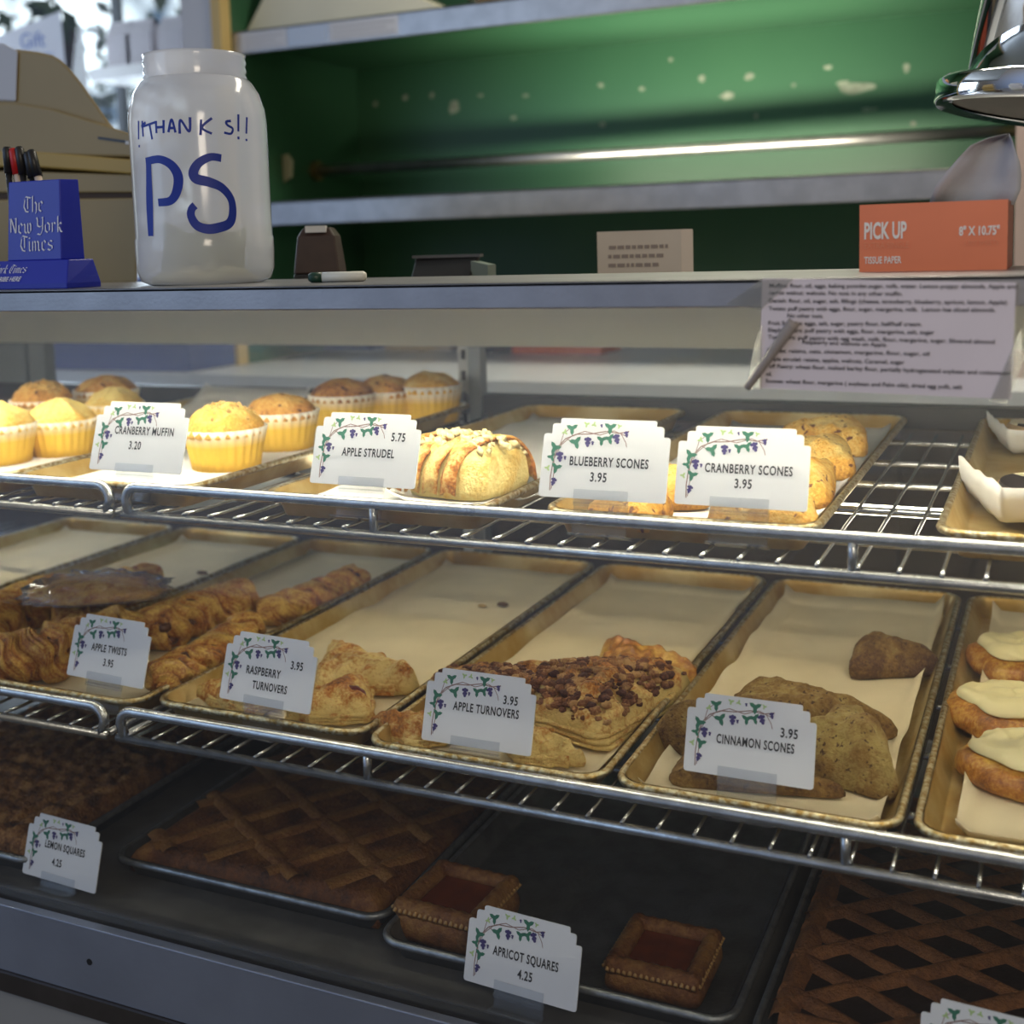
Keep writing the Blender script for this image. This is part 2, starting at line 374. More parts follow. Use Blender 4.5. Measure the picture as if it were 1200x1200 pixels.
tr = MB(); tr.box(-.066, .04, 2.165, 2.2, FL, 1.2); struct(tr.build('trim_3', mat('pinkish_trim', lin((178,158,148)), .5)))
struct(boxo('wall_right', (.04, .9, 2.165, 2.225, FL, 1.2), mat('cream_wall', lin((198,186,170)), .6)))
struct(boxo('floor', (-4.5, 2.5, -2.0, 4.2, FL-.05, FL), mat('floor_tile', (.12,.11,.10), .5, 0, .3, 6)))
struct(boxo('ceiling', (-4.2, 1.2, 1.2, 3.2, 1.2, 1.25), mat('ceiling_paint', (.6,.6,.57), .7)))
# wall with the street window behind the register
YW = 3.0
wm = mat('window_wall', (.32,.34,.38), .6)
wl_ = MB(); wl_.box(-4.2, -1.70, YW, YW+.08, FL, .10); wl_.box(-4.2, -1.70, YW, YW+.08, .98, 1.2); wl_.box(-1.76,-1.70, YW, YW+.08, .10, .98)
struct(wl_.build('wall_window_side', wm))
win = thing('window_1', 'street window behind the cash register', 'window', (-3.0, YW, .10)); win['kind'] = 'structure'
wf = MB()
for b_ in ((-1.2,1.24,-.02,.06,0,.04),(-1.2,1.24,-.02,.06,.84,.88),(-1.2,-1.16,-.02,.06,0,.88),(1.2,1.24,-.02,.06,0,.88)): wf.box(*b_)
wf.build('window_frame', WHITE, win)
MULL = mat('dark_mullion', (.03,.04,.05), .5)
md = MB(); 
for xx in (.32,): md.box(xx, xx+.02, .0, .03, .04, .84)
md.build('mullion', MULL, win)
wp = MB(); wp.box(-1.16,1.2,.025,.03,.04,.84); wp.build('window_pane', GLASS, win)
# worktop behind the counter
wt = MB(); wt.box(-3.4, .6, 1.98, 2.165, -.27, -.24); wt.box(-1.638, .6, 2.165, YB, -.27, -.24)
tag(wt.build('worktop', mat('pale_worktop', (.76,.78,.80), .35, 0, .06, 8)), 'long pale worktop along the back wall behind the display case', 'worktop')
bc = thing('back_cabinet', 'brown base cabinet carrying the pale worktop behind the case', 'cabinet', (-1.4, 2.1, FL))
BRN = mat('brown_panel', lin((92,74,58)), .6, 0, .2, 6)
boxo('body', (-2.0, 2.0, -.06, .06, 0, EYE-.27), BRN, bc)
for k in range(5): boxo('cabinet_door', (-1.96+k*.79, -1.2+k*.79, -.075, -.06, .08, EYE-.31), BRN, bc)

# ------------------------------------------------------------------ bread rack behind
def rack_shelf(name, label, x0, x1, y0, y1, z0, z1, yb):
    t = thing(name, label, 'shelf', ((x0+x1)/2, y0, z0)); w = (x1-x0)/2; h = z1-z0
    m = MB(); m.box(-w, w, 0, .008, 0, h); m.box(-w, w, 0, .03, h-.006, h); m.build('front_edge', STEEL, t, bevel=.002)
    m = MB(); m.box(-w, w, .03, yb-y0, h-.02, h-.008); m.build('shelf_board', GREEN, t)
    return t
ts = rack_shelf('metal_shelf', 'upper steel bread shelf with paper strips on its front edge', -1.636, -.066, 2.2, 2.2, .430, .479, YB)
for (u0, u1, v0, v1) in ((283,335,36,62),(338,382,30,56),(386,466,20,46)):
    a = ony(u0, (v0+v1)/2, 2.2); b_ = ony(u1, (v0+v1)/2-6, 2.2)
    m = MB(); m.box(a.x+.851, b_.x+.851, -.001, 0, .006, .043); tg_ = m.build('shelf_tag', mat('tag_paper', (.62,.64,.70), .6) if u0 != 338 else mat('blue_tag_paper', (.50,.60,.78), .6), ts)
    if u0 != 338:
        m = MB()
        for k in range(3): m.box(a.x+.858, b_.x+.845-.02*(k%2), -.0014, -.001, .032-.010*k, .034-.010*k)
        m.build('print_lines', mat('faint_print', (.42,.43,.48), .7), tg_)
rack_shelf('metal_shelf', 'lower steel bread shelf below the long rail', -1.636, -.066, 2.2, 2.2, .062, .113, YB)
rl = thing('hanging_rail', 'long steel rail across the green recess above the lower shelf', 'rail', (-1.636, 2.5, .197))
m = MB(); m.tube([(0,0,0),(1.57,0,-.004)], .0125, 14); m.build('bar', STEEL, rl, True)
for a_, b_ in (((0,0,0),(.012,0,0)),((1.56,0,-.004),(1.572,0,-.004))):
    m = MB(); m.tube([a_, b_], .024, 18); m.build('wall_flange', mat('brass_flange', lin((150,130,90)), .4, .8), rl)
# things on the upper shelf
lb = thing('bread_board', 'pale cream board lying at the left end of the upper shelf', 'board', (-1.40, 2.36, .479))
m = MB(); m.prism([(-.24,0),(.22,0),(.24,.012),(-.06,.16),(-.12,.16)], lambda p: (p[0],-.11,p[1]), lambda p: (p[0],.1,p[1])); m.build('board', CREAM, lb)
def superblob(mb, a, b, c, n=36, k=20, seed=0, amp=.06, freq=3., pw=2.2, mi=0, flat=.25, tone=None):
    vs = []; tn = []
    for j in range(k+1):
        ph = -PI/2+PI*j/k
        for i in range(n):
            th = 2*PI*i/n
            cp, sp_ = math.cos(ph), math.sin(ph)
            f = lambda x, e: math.copysign(abs(x)**(2/e), x)
            p = Vector((f(math.cos(th),pw)*f(cp,2), f(math.sin(th),pw)*f(cp,2), f(sp_,2)))
            q = 1+amp*noise.noise(p*freq+Vector((seed*7.1,seed*3.3,seed)))
            z = p.z*c*q
            if z < 0: z *= flat
            vs.append((p.x*a*q, p.y*b*q, z+c*flat)); tn.append(tone(p) if tone else .5)
    fs = [(j*n+i, j*n+(i+1)%n, (j+1)*n+(i+1)%n, (j+1)*n+i) for j in range(k) for i in range(n)]
    mb.add(vs, fs, mi, tn)
ld = thing('bread_loaf', 'browned bread loaf in clear plastic on the upper shelf', 'bread', (-.955, 2.38, .481), (0,0,.1))
m = MB(); superblob(m, .17, .09, .085, seed=2, tone=lambda p: .35+.3*p.z+.2*noise.noise(p*3)); m.build('loaf', C_DAN, ld, True)
m = MB(); superblob(m, .185, .098, .092, seed=5, amp=.14, freq=6); m.build('plastic_bag', WRAP, ld, True)

# things on the back worktop, glimpsed through the case
def smallbox(name, label, cat, u, v, w, h, d, y, m, group=None, bevel=.004):
    p = ony(u, v, y); mb = MB(); mb.box(-w/2, w/2, -d/2, d/2, 0, h); o = mb.build(name, m, None, bevel=bevel); o.location = (p.x, y, -.24); tag(o, label, cat, group); return o
smallbox('plastic_tub', 'dark blue plastic tub on the worktop seen through the case at left', 'tub', 165, 430, .40, .20, .16, 2.09, mat('navy_plastic', lin((66,84,140)), .5))
smallbox('carton', 'orange red carton on the worktop, seen under the counter edge', 'box', 664, 412, .22, .14, .14, 2.56, mat('red_orange_card', lin((224,104,70)), .6))
smallbox('carton', 'dark carton beside the orange red carton on the back worktop', 'box', 585, 412, .14, .13, .14, 2.56, mat('charcoal_card', (.06,.06,.07), .6))
smallbox('carton', 'tan carton left of the dark carton on the back worktop', 'box', 505, 412, .18, .13, .14, 2.58, mat('tan_card', lin((190,170,140)), .6))
smallbox('plastic_tub', 'slate blue plastic tub further back on the worktop beside the tan carton', 'tub', 380, 412, .34, .13, .14, 2.58, mat('slate_plastic', lin((76,88,120)), .5))

# things by the window
sg = thing('paper_sign', 'white handwritten paper sign in the window above the register', 'sign', ony(42, 75, 2.6))
s_ = pxm(ony(42,60,2.6))
m = MB(); m.prism([(-75*s_,-.02),(44*s_,-.02),(42*s_,56*s_),(-75*s_,34*s_)], lambda p: (p[0],0,p[1]), lambda p: (p[0],.003,p[1])); m.build('sheet', mat('bright_paper', (.86,.88,.95), .6), sg)
m = MB(); add_text(m, 'Gift', lambda x, y: (x-.005, -.001, y+.045), h=.042, bold=.0); add_text(m, 'certificates', lambda x, y: (x+.01, -.001, y+.015), w=.11, bold=-.01)
m.build('lettering', mat('pale_blue_ink', lin((120,150,215)), .6), sg)
m = MB(); m.tube([(0,.008,-.02),(0,.008,-.6)], .008, 10); m.box(-.06,.06,-.05,.06,-.615,-.6); m.build('stand', mat('grey_stand', (.3,.3,.32), .5), sg)
sg.location.z = -.24+.615; 
SGZ = ony(42,75,2.6).z
for o in list(sg.children):
    if o.name.startswith(('sheet','lettering')): o.location.z = SGZ-sg.location.z
stn = [o for o in sg.children if o.name.startswith('stand')][0]
for v in stn.data.vertices:
    if v.co.z > -.3: v.co.z = SGZ-sg.location.z+.02
shp = ony(160, 92, 2.85)
ws = thing('window_ledge', 'white ledge across the street window behind the jar', 'shelf', (shp.x, 2.87, shp.z))
m = MB(); m.box(-.14, .6, -.06, .08, 0, .035); m.build('board', WHITE, ws)
for x_ in (.1,.4): boxo('bracket', (x_, x_+.03, .02, .13, -.06, 0), WHITE, ws)
for k, (u, w) in enumerate(((145,38),(168,40),(206,40))):
    p = ony(u, 70, 2.86); s_ = pxm(p); g = thing('paper_bag', ('grey paper bag standing left on the window ledge', 'grey paper bag standing second on the window ledge', 'grey paper bag on the ledge nearest the white post')[k], 'bag', (p.x, 2.87, shp.z+.035), group='paper bags on the window ledge')
    w2 = w*s_/2*.9; h = 52*s_
    m = MB(); m.loft([[(-w2,-.03,0),(w2,-.03,0),(w2,.03,0),(-w2,.03,0)],[(-w2,-.03,h*.7),(w2,-.03,h*.7),(w2,.03,h*.7),(-w2,.03,h*.7)],[(-w2,-.008,h),(w2,-.008,h),(w2,.008,h),(-w2,.008,h)]]); m.build('bag', mat('grey_paper', (.42,.40,.42), .7), g)
    m = MB(); m.box(-w2,w2,-.0105,.0105,h-.012,h+.002); m.build('fold', mat('grey_paper_fold', (.5,.48,.5), .7), g)
# a tree outside
tr = thing('tree', 'leafy street tree outside the window', 'tree', (-5.0, 5.2, FL))
m = MB(); m.tube([(0,0,0),(.05,0,1.2),(-.05,.1,2.6)], [.16,.12,.08], 12); m.tube([(.0,0,1.3),(.5,.2,2.0)], [.07,.03], 8); m.tube([(0,0,1.5),(-.6,.1,2.2)], [.07,.03], 8); m.build('trunk', mat('bark', (.06,.045,.04), .9), tr, True)
m = MB(); rs = random.Random(9)
for i in range(520):
    c_ = Vector((rs.gauss(0,.75), rs.gauss(0,.4), 2.15+rs.gauss(0,.38))); a = Vector((rs.uniform(-1,1),rs.uniform(-1,1),rs.uniform(-1,1))).normalized(); b_ = a.orthogonal().normalized()
    s1 = rs.uniform(.04,.09); m.add([c_-a*s1, c_+b_*s1*.5, c_+a*s1, c_-b_*s1*.5], [(0,1,2,3)])
fo = m.build('foliage', mat('tree_leaves', (.10,.20,.09), .6, 0, .5, 3), tr)

# ------------------------------------------------------------------ display case
YG = .835; ZT = -.026
XL, XR = -1.80, .62
case = thing('display_case', 'long steel and glass bakery display case filling the lower picture', 'display case', ((XL+XR)/2, YG, FL)); cx0 = (XL+XR)/2
def cpart(name, boxes, m, bevel=0, smooth=False):
    mb = MB()
    for b_ in boxes: mb.box(b_[0]-cx0, b_[1]-cx0, b_[2]-YG, b_[3]-YG, b_[4]+EYE, b_[5]+EYE)
    return mb.build(name, m, case, bevel=bevel)
cpart('counter_top', [(XL, XR, YG-.006, 1.06, ZT-.004, ZT), (XL, XR, YG-.006, YG-.001, ZT-.020, ZT)], COUNTER, bevel=.0012)
ZR = -.050
cpart('rear_ledge', [(XL, XR, 1.06, 1.56, ZR-.004, ZR), (XL, XR, 1.056, 1.06, ZR-.004, ZT-.004)], COUNTER)
cpart('front_glass', [(XL+.02, XR-.02, YG, YG+.004, -.640, ZT-.004)], GLASS)
cpart('lamp_housing', [(XL+.06, XR-.06, .841, .966, ZT-.007, ZT-.004), (XL+.06, XR-.06, .964, .966, -.0515, ZT-.004)], CREAM)  # rear lip is unseen, added to keep the main tube off the header
for ty, tz, ts_ in ((.936, -.0415, TUBE_STRENGTH), (.8495, -.0390, TUBE_STRENGTH*.2)):  # the weaker front tube is added to light the middle row of cards
    mb = MB(); mb.tube([(XL+.1-cx0, ty-YG, tz+EYE), (XR-.1-cx0, ty-YG, tz+EYE)], .0055, 12)
    mb.build('lamp_tube', emit('tube_glow', (1.0,.93,.74), ts_), case, True)
mb = MB(); mb.tube([(-.77-cx0, 1.16-YG, -.256+EYE), (.50-cx0, 1.16-YG, -.256+EYE)], .005, 10); mb.build('added_tray_tube', emit('added_tube_glow', (1.0,.90,.68), 13.0), case, True)  # unseen tube added under the upper rack to brighten the middle trays
cpart('rear_header', [(XL, XR, 1.53, 1.55, -.137, ZR-.004)], CREAM)
cpart('deck', [(XL, XR, YG+.012, 1.55, -.655, -.635)], mat('deck_metal', (.14,.135,.13), .5, .3, .3, 20, .1, 200))
cpart('glass_channel', [(XL, XR, YG-.002, YG+.012, -.660, -.637)], DARK)
cpart('front_panel', [(XL, XR, YG-.012, YG-.002, -.708, -.637)], mat('front_steel', (.34,.37,.44), .42, .7, .12, 10, .06, 300), bevel=.001)
cpart('trim_strip', [(XL, XR, YG-.016, YG-.002, -.728, -.708)], mat('dark_bronze_trim', (.10,.085,.075), .35, .7, .2, 20))
cpart('kick_panel', [(XL, XR, YG-.004, YG+.02, FL, -.728)], mat('grey_laminate', (.30,.30,.29), .55, 0, .06, 10))
for xx in (-.837, -.20, .30):
    mb = MB(); mb.tube([(xx-cx0, -.0125, -.6725+EYE), (xx-cx0, -.006, -.6725+EYE)], .0033, 14); mb.build('screw_hole', BLACK, case)
for (a, b_) in ((XL,XL+.02),(XR-.02,XR)): cpart('end_panel', [(a, b_, YG+.012, 1.53, -.635, ZR-.004)], mat('end_steel', (.4,.42,.44), .45, .6))
cpart('body', [(XL, XR, YG+.03, 1.55, FL, -.655)], mat('body_panel', (.25,.25,.25), .6))
cpart('lower_rear_glass', [(XL+.02, XR-.02, 1.538, 1.542, -.635, -.232)], GLASS)
cpart('rear_track', [(XL, XR, 1.522, 1.552, -.232, -.205)], mat('dark_track', (.03,.03,.033), .4))
cpart('rear_glass', [(XL+.02, XR-.02, 1.538, 1.542, -.205, -.137)], GLASS)
POST = mat('post_grey', lin((136,142,146)), .4, .5)
pL0 = ony(-12, 430, 1.52).x; pL1 = ony(27, 430, 1.52).x; pL2 = ony(37, 430, 1.52).x; pL3 = ony(56, 430, 1.52).x
cpart('door_stile', [(pL0, pL1, 1.525, 1.537, -.205, -.137)], POST); cpart('door_stile', [(pL2, pL3, 1.515, 1.537, -.205, -.137)], POST)
sA = ony(536, 430, 1.52).x; sB = ony(550, 430, 1.52).x; sC = ony(564, 430, 1.52).x
cpart('shelf_standard', [(sA, sB-.002, 1.522, 1.536, -.635, -.137)], mat('standard_white', lin((206,208,206)), .45, .2))
mb = MB()
for k in range(16): mb.box((sA+sB)/2-.004-cx0, (sA+sB)/2+.003-cx0, 1.5212-YG, 1.523-YG, -.155-k*.03+EYE, -.141-k*.03+EYE)
mb.build('standard_slots', DARK, case)
cpart('door_stile', [(sB, sC, 1.515, 1.537, -.635, -.137)], POST)

# wire racks
def rack(label, x0, x1, yr, zt, zb, posts):
    t = thing('wire_rack', label, 'rack', ((x0+x1)/2, yr, zb), group='chrome wire racks in the case'); w = (x1-x0)/2; h = zt-zb; rb = .014
    pts = [(-w+.05,.0,0)]
    L = []
    for s in (-1, 1):
        arc = [(s*w, 0, h-rb)]
        for i in range(1,6):
            a = PI/2*i/5; arc.append((s*(w-rb+rb*math.cos(a)), 0, h-rb+rb*math.sin(a)))
        L.append(arc)
    path = [(-w+.004,0,.001)]+L[0]+L[1][::-1]+[(w-.004,0,.001)]
    m = MB(); m.tube(path, .0050, 14); m.build('front_rail', RACKM, t, True)
    m = MB(); m.tube([(-w-.004,-.001,0),(w+.004,-.001,0)], .0042, 12); m.build('lower_bar', RACKM, t, True)
    m = MB(); n = int((2*w-.02)/.0285); 
    for i in range(n+1):
        x = -w+.012+i*(2*w-.024)/n
        m.tube([(x,-.0035,.0055),(x,.02,.0045),(x,1.515-yr,.0045)], .0016, 6)
        superb = [(x,-.0035,.0055)]
    m.build('wire_grid', RACKM, t, True)
    m = MB()
    for yy in (.10,.22,.34,.46,.60): m.tube([(-w,yy,-.0005),(w,yy,-.0005)], .0034, 10)
    for s in (-1,1): m.tube([(s*w,0,0),(s*w,1.515-yr,0)], .0036, 10)
    m.build('cross_bars', RACKM, t, True)
    for px in posts:
        m = MB(); m.tube([(px-(x0+x1)/2,0,0),(px-(x0+x1)/2,0,h)], .0040, 12); m.build('strut', RACKM, t, True)
    for s in (-1,1):
        m = MB(); m.prism([(-.0,-.0),(1.515-yr,-.0),(1.515-yr,-.06),(1.515-yr-.03,-.06)], lambda p: (s*w*.995-.0015,p[0],p[1]-.004), lambda p: (s*w*.995+.0015,p[0],p[1]-.004)); m.build('side_bracket', POST, t)
    return t
rack('upper chrome wire rack on the right holding strudel and scone trays', -.806, .58, .88, -.2155, -.243, (-.533,-.131,.27))
rack('upper chrome wire rack at far left under the muffin tray', -1.77, -.826, .88, -.2155, -.243, (-1.3,))
rack('middle chrome wire rack on the right holding turnover and scone trays', -.806, .58, .853, -.427, -.454, (-.533,-.131,.27))
rack('middle chrome wire rack at far left under the apple twists', -1.77, -.826, .853, -.427, -.454, (-1.3,))

# trays
TH = .024
def tray(label, x0, x1, y0, y1, zb, m=(PAN, PANEDGE), group=None, h=TH):
    t = thing('baking_tray', label, 'tray', ((x0+x1)/2, (y0+y1)/2, zb), group=group); w = x1-x0; l = y1-y0
    mb = MB(); L = lambda dw, z, r: rrect(w-2*dw, l-2*dw, max(r-dw,.004), z)
    mb.loft([L(.019,.0012,.026), L(.0165,.0022,.026), L(.0095,h*.75,.026), L(.0072,h-.002,.026)], 0, True, False)
    mb.loft([L(.0072,h-.002,.026),L(.0075,h-.001,.026), L(.017,.0,.026)][1:], 0, False, True)
    mb.build('pan', m[0], t, True)
    mb = MB(); r = .0034; loops = []
    for i in range(9):
        a = 2*PI*i/8; loops.append(L(.0040+r*math.cos(a), h-.0035+r*math.sin(a), .026))
    mb.loft(loops, 0, False, False); mb.build('rolled_rim', m[1], t, True)
    return t
Z1 = -.238; Z2 = -.449; Z3 = -.635
Y0, Y1 = .888, 1.512
TR = {}
TR['t1'] = tray('gold baking tray of pale muffins at far left of upper rack', -1.207, -.975, Y0, Y1, Z1)
TR['t2'] = tray('gold baking tray of golden muffins behind the cranberry muffin card', -.968, -.740, Y0, Y1, Z1)
TR['t3'] = tray('gold baking tray holding one slice of apple strudel', -.662, -.431, Y0, Y1, Z1)
TR['t4'] = tray('gold baking tray of scones behind the cranberry scones card', -.388, -.158, Y0+.012, Y1, Z1)
TR['t5'] = tray('gold baking tray of iced cookies at right end of upper rack', -.080, .150, Y0+.03, Y1, Z1)
YM0, YM1 = .868, 1.50
TR['m0'] = tray('empty lined baking tray at far left of middle rack', -1.50, -1.268, YM0, YM1, Z2)
TR['m1a'] = tray('lined baking tray under the pile of wrapped twists at left', -1.260, -1.028, YM0, YM1, Z2)
TR['m1b'] = tray('lined baking tray with two long twists behind the apple twists card', -1.022, -.802, YM0, YM1, Z2)
TR['m2'] = tray('lined baking tray of raspberry turnovers', -.796, -.556, YM0+.012, YM1, Z2)
TR['m3'] = tray('lined baking tray of nut topped apple turnovers', -.550, -.324, YM0, YM1, Z2)
TR['m4'] = tray('lined baking tray of cinnamon scones', -.319, -.094, YM0, YM1, Z2)
TR['m5'] = tray('lined baking tray of lemon iced danishes at the right edge', -.089, .140, YM0, YM1, Z2)

def parchment(label, t, w0, w1, y0, y1, zb, m=PARCH, seed=0, lift=.0, rumple=.0016, shift=(0,0), edge=.010):
    """a sheet lying in a tray: x from w0 to w1 and y from y0 to y1 (tray local fractions are avoided: metres in the world)"""
    g = MB(); nx, ny = 18, 44; vs = []
    for j in range(ny+1):
        for i in range(nx+1):
            x = w0+(w1-w0)*i/nx; y = y0+(y1-y0)*j/ny
            e = max(0, abs(2*i/nx-1)-.90)/.10; ez = e*edge*(.55+.45*noise.noise(Vector((y*16,seed,i>9))))
            e2 = max(0, abs(2*j/ny-1)-.955)/.045
            z = .0022+rumple*(1+noise.noise(Vector((x*14+seed,y*9,seed))))+ez+e2*edge*.6
            z += lift*max(0,(j/ny-.86)/.14)**1.5
            vs.append((x-(w0+w1)/2, y-(y0+y1)/2, z))
    fs = [(j*(nx+1)+i, j*(nx+1)+i+1, (j+1)*(nx+1)+i+1, (j+1)*(nx+1)+i) for j in range(ny) for i in range(nx)]
    g.add(vs, fs); o = g.build('parchment_paper', m, None, True); o.location = ((w0+w1)/2, (y0+y1)/2, zb)
    so = o.modifiers.new('thickness', 'SOLIDIFY'); so.thickness = .0003; so.offset = 1
    return tag(o, label, 'paper', 'parchment sheets lining the trays')
def line(key, label, inset=.012, **kw):
    t = TR[key]; me = [c for c in t.children if c.name.startswith('pan')][0].data
    xs = [v.co.x for v in me.vertices]; ys = [v.co.y for v in me.vertices]
    return parchment(label, t, t.location.x+min(xs)+inset, t.location.x+max(xs)-inset, t.location.y+min(ys)+inset, t.location.y+max(ys)-inset-.008, t.location.z, **kw)
line('t1', 'parchment sheet under the pale muffins at far left', seed=1, m=PARCHW, lift=.03)
line('t2', 'parchment sheet under the golden muffins', seed=2, m=PARCHW, lift=.0)
line('t3', 'parchment sheet under the strudel slice', seed=3, m=PARCHW)
line('t4', 'parchment sheet under the cranberry scones', seed=4, m=PARCHW)
line('m0', 'bare parchment sheet in the empty tray at far left', seed=5)
line('m1a', 'parchment sheet under the wrapped twists', seed=6)
line('m1b', 'parchment sheet under the two long twists', seed=7)
line('m2', 'parchment sheet under the raspberry turnovers', seed=8)
line('m3', 'parchment sheet under the apple turnovers', seed=9)
line('m4', 'creased parchment sheet under the cinnamon scones', seed=10, edge=.016, rumple=.003)
line('m5', 'creased parchment sheet under the lemon iced danishes', seed=11, edge=.018, rumple=.004, inset=.022)

# ------------------------------------------------------------------ pastries
def poly_r(angs, ds, p=7.):
    def r(th):
        s = 0
        for a, d in zip(angs, ds):
            c_ = math.cos(th-a)
            if c_ > 0: s += (c_/d)**p
        return s**(-1/p)
    return r
def mound(mb, rfn, h, n=56, k=18, pw=2.4, seed=0, amp=.06, freq=45., base=.35, tone=None, zf=None, mi=0, squash=1.0):
    """baked lump: plan outline rfn(theta), domed top of height h, side wall down to the base"""
    vs = [(0,0,0)]; tn = [.5]; rings = []
    sd = Vector((seed*3.7, seed*1.9, seed*5.3))
    prof = [(.96,0)]+[(1.0, base*h*q) for q in (.35,.8)]
    for j in range(1,k): 
        t_ = 1-j/k; prof.append((t_, base*h+(1-base)*h*(1-t_**pw)**(1/1.6)))
    for (t_, z) in prof:
        ring = []
        for i in range(n):
            th = 2*PI*i/n; r_ = rfn(th)*t_
            p = Vector((r_*math.cos(th), r_*math.sin(th), z))
            nn = noise.noise(p*freq+sd)+.5*noise.noise(p*freq*2.3+sd)
            q = p.copy(); d = Vector((math.cos(th)*.5, math.sin(th)*.5, .8)) if z > 0 else Vector((math.cos(th), math.sin(th), 0))
            q += d*amp*h*nn*(1 if z > 0 else .4)
            if zf: q.z += zf(q.x, q.y, t_, th)*(1 if t_ < .95 else 0)
            ring.append(len(vs)); vs.append(tuple(q)); tn.append(tone(q, t_, th, nn) if tone else .5)
        rings.append(ring)
    fs = [(0, rings[0][(i+1)%n], rings[0][i]) for i in range(n)]
    for a, b_ in zip(rings, rings[1:]): fs += [(a[i], a[(i+1)%n], b_[(i+1)%n], b_[i]) for i in range(n)]
    top = len(vs); l = rings[-1]; vs.append((0,0,sum(vs[i][2] for i in l)/n)); tn.append(tn[l[0]])
    fs += [(l[i], l[(i+1)%n], top) for i in range(n)]
    mb.add(vs, fs, mi, tn)
TRI = lambda a, d=(1,1,1), p=7.: poly_r([a+PI/2*0, a+2*PI/3, a+4*PI/3], d, p)
def scaled(r, s): return lambda th: r(th)*s

# muffins -----------------------------------------------------------------
MUFG = 'muffins on the upper rack'
def muffin(label, u, v, wpx, crustm, seed, style, z=Z1+.004, ymax=1.46, hf=1.0, rz=0):
    p = onz(u, v, z)
    if p.y > ymax: p *= ymax/p.y; 
    R = min(wpx*pxm(p)/2, .047); t = thing('muffin', label, 'muffin', (p.x, p.y, z), (0,0,rz), MUFG)
    hc = .041*R/.042*hf
    m = MB(); fl = lambda a, j, r, zz: (r*(1+.035*math.cos(26*a)*(.4+.6*zz/hc)), zz)
    m.lathe([(.80*R,0),(.83*R,.25*hc),(.88*R,.5*hc),(.94*R,.8*hc),(.98*R,hc),(.96*R,hc*1.0),(.90*R,.85*hc)], 104, fn=fl)
    m.build('paper_liner', LINER, t, True)
    m = MB()
    def zf(x, y, t_, th):
        if style == 'ridged': return -.004*R/.04*abs(math.sin(th*3+seed))**.6*min(1,t_*2) 
        if style == 'crumb': return .003*noise.noise(Vector((x*90,y*90,seed)))
        return .0015*noise.noise(Vector((x*60,y*60,seed)))
    def tone(q, t_, th, nn):
        if style == 'ridged': return .12+.25*t_**3+.15*nn-.1*abs(math.sin(th*3+seed))
        if style == 'crumb': return .28+.2*nn+.25*t_**4
        return (.50 if seed == 8 else .30)+.25*nn+.2*t_**3
    mound(m, lambda th: .955*R*(1+.04*noise.noise(Vector((math.cos(th)*1.5,math.sin(th)*1.5,seed)))), (.032 if style != 'flat' else .026)*R/.042, n=64, k=20, pw=2.0, seed=seed, amp=.07, freq=60, base=.12, tone=tone, zf=zf)
    m.build('muffin_top', crustm, t, True, loc=(0,0,hc*.80))
    if style == 'crumb':
        m = MB(); rs = random.Random(seed)
        for i in range(46):
            a = rs.uniform(0,2*PI); rr = R*.8*math.sqrt(rs.random()); s = rs.uniform(.002,.0042)
            zz = .80*hc+(.032*R/.042)*(.12+.88*max(0,1-(rr/R/.93)**2)**.62)
            superblob(m, s, s*.8, s*.7, 8, 5, seed=i, amp=.4, freq=1.5, flat=1) if False else m.add([(rr*math.cos(a)+dx*s, rr*math.sin(a)+dy*s, zz+dz*s) for dx,dy,dz in ((1,0,0),(-1,0,.1),(0,1,0),(0,-1,0.1),(0,0,.9),(.1,0,-1))], [(0,2,4),(2,1,4),(1,3,4),(3,0,4),(2,0,5),(1,2,5),(3,1,5),(0,3,5)])
        o = m.build('crumb_topping', mat('pale_crumbs', lin((214,172,96)), .7, 0, .2, 100), t); o['kind'] = 'stuff'
    return t
muffin('pale ridged muffin cut by the left edge of the picture', -2, 541, 94, C_MUF, 1, 'ridged')
muffin('pale ridged muffin left of the cranberry muffin card', 74, 531, 84, C_MUF, 2, 'ridged', rz=.4)
muffin('seeded golden brown muffin behind the pale muffins at far left', 52, 503, 74, C_MUFB, 3, 'crumb')
muffin('pale yellow muffin peeking over the cranberry muffin card', 136, 505, 68, C_MUF, 4, 'ridged', rz=.9)
muffin('brown topped muffin at the back of the far left tray', 127, 492, 76, C_MUFB, 5, 'flat')
muffin('crumb topped muffin right beside the cranberry muffin card', 266, 547, 98, C_MUF, 6, 'crumb')
muffin('golden muffin second behind the cranberry muffin card', 331, 524, 90, C_MUFB, 7, 'flat')
muffin('reddish brown muffin left of the back row of three', 403, 500, 84, C_MUFB, 8, 'flat')
muffin('berry dotted muffin in the middle of the back row of three', 452, 494, 78, C_MUFB, 9, 'flat')
muffin('tall golden muffin at the right of the back row of three', 505, 486, 76, C_MUF, 10, 'flat', hf=1.15)

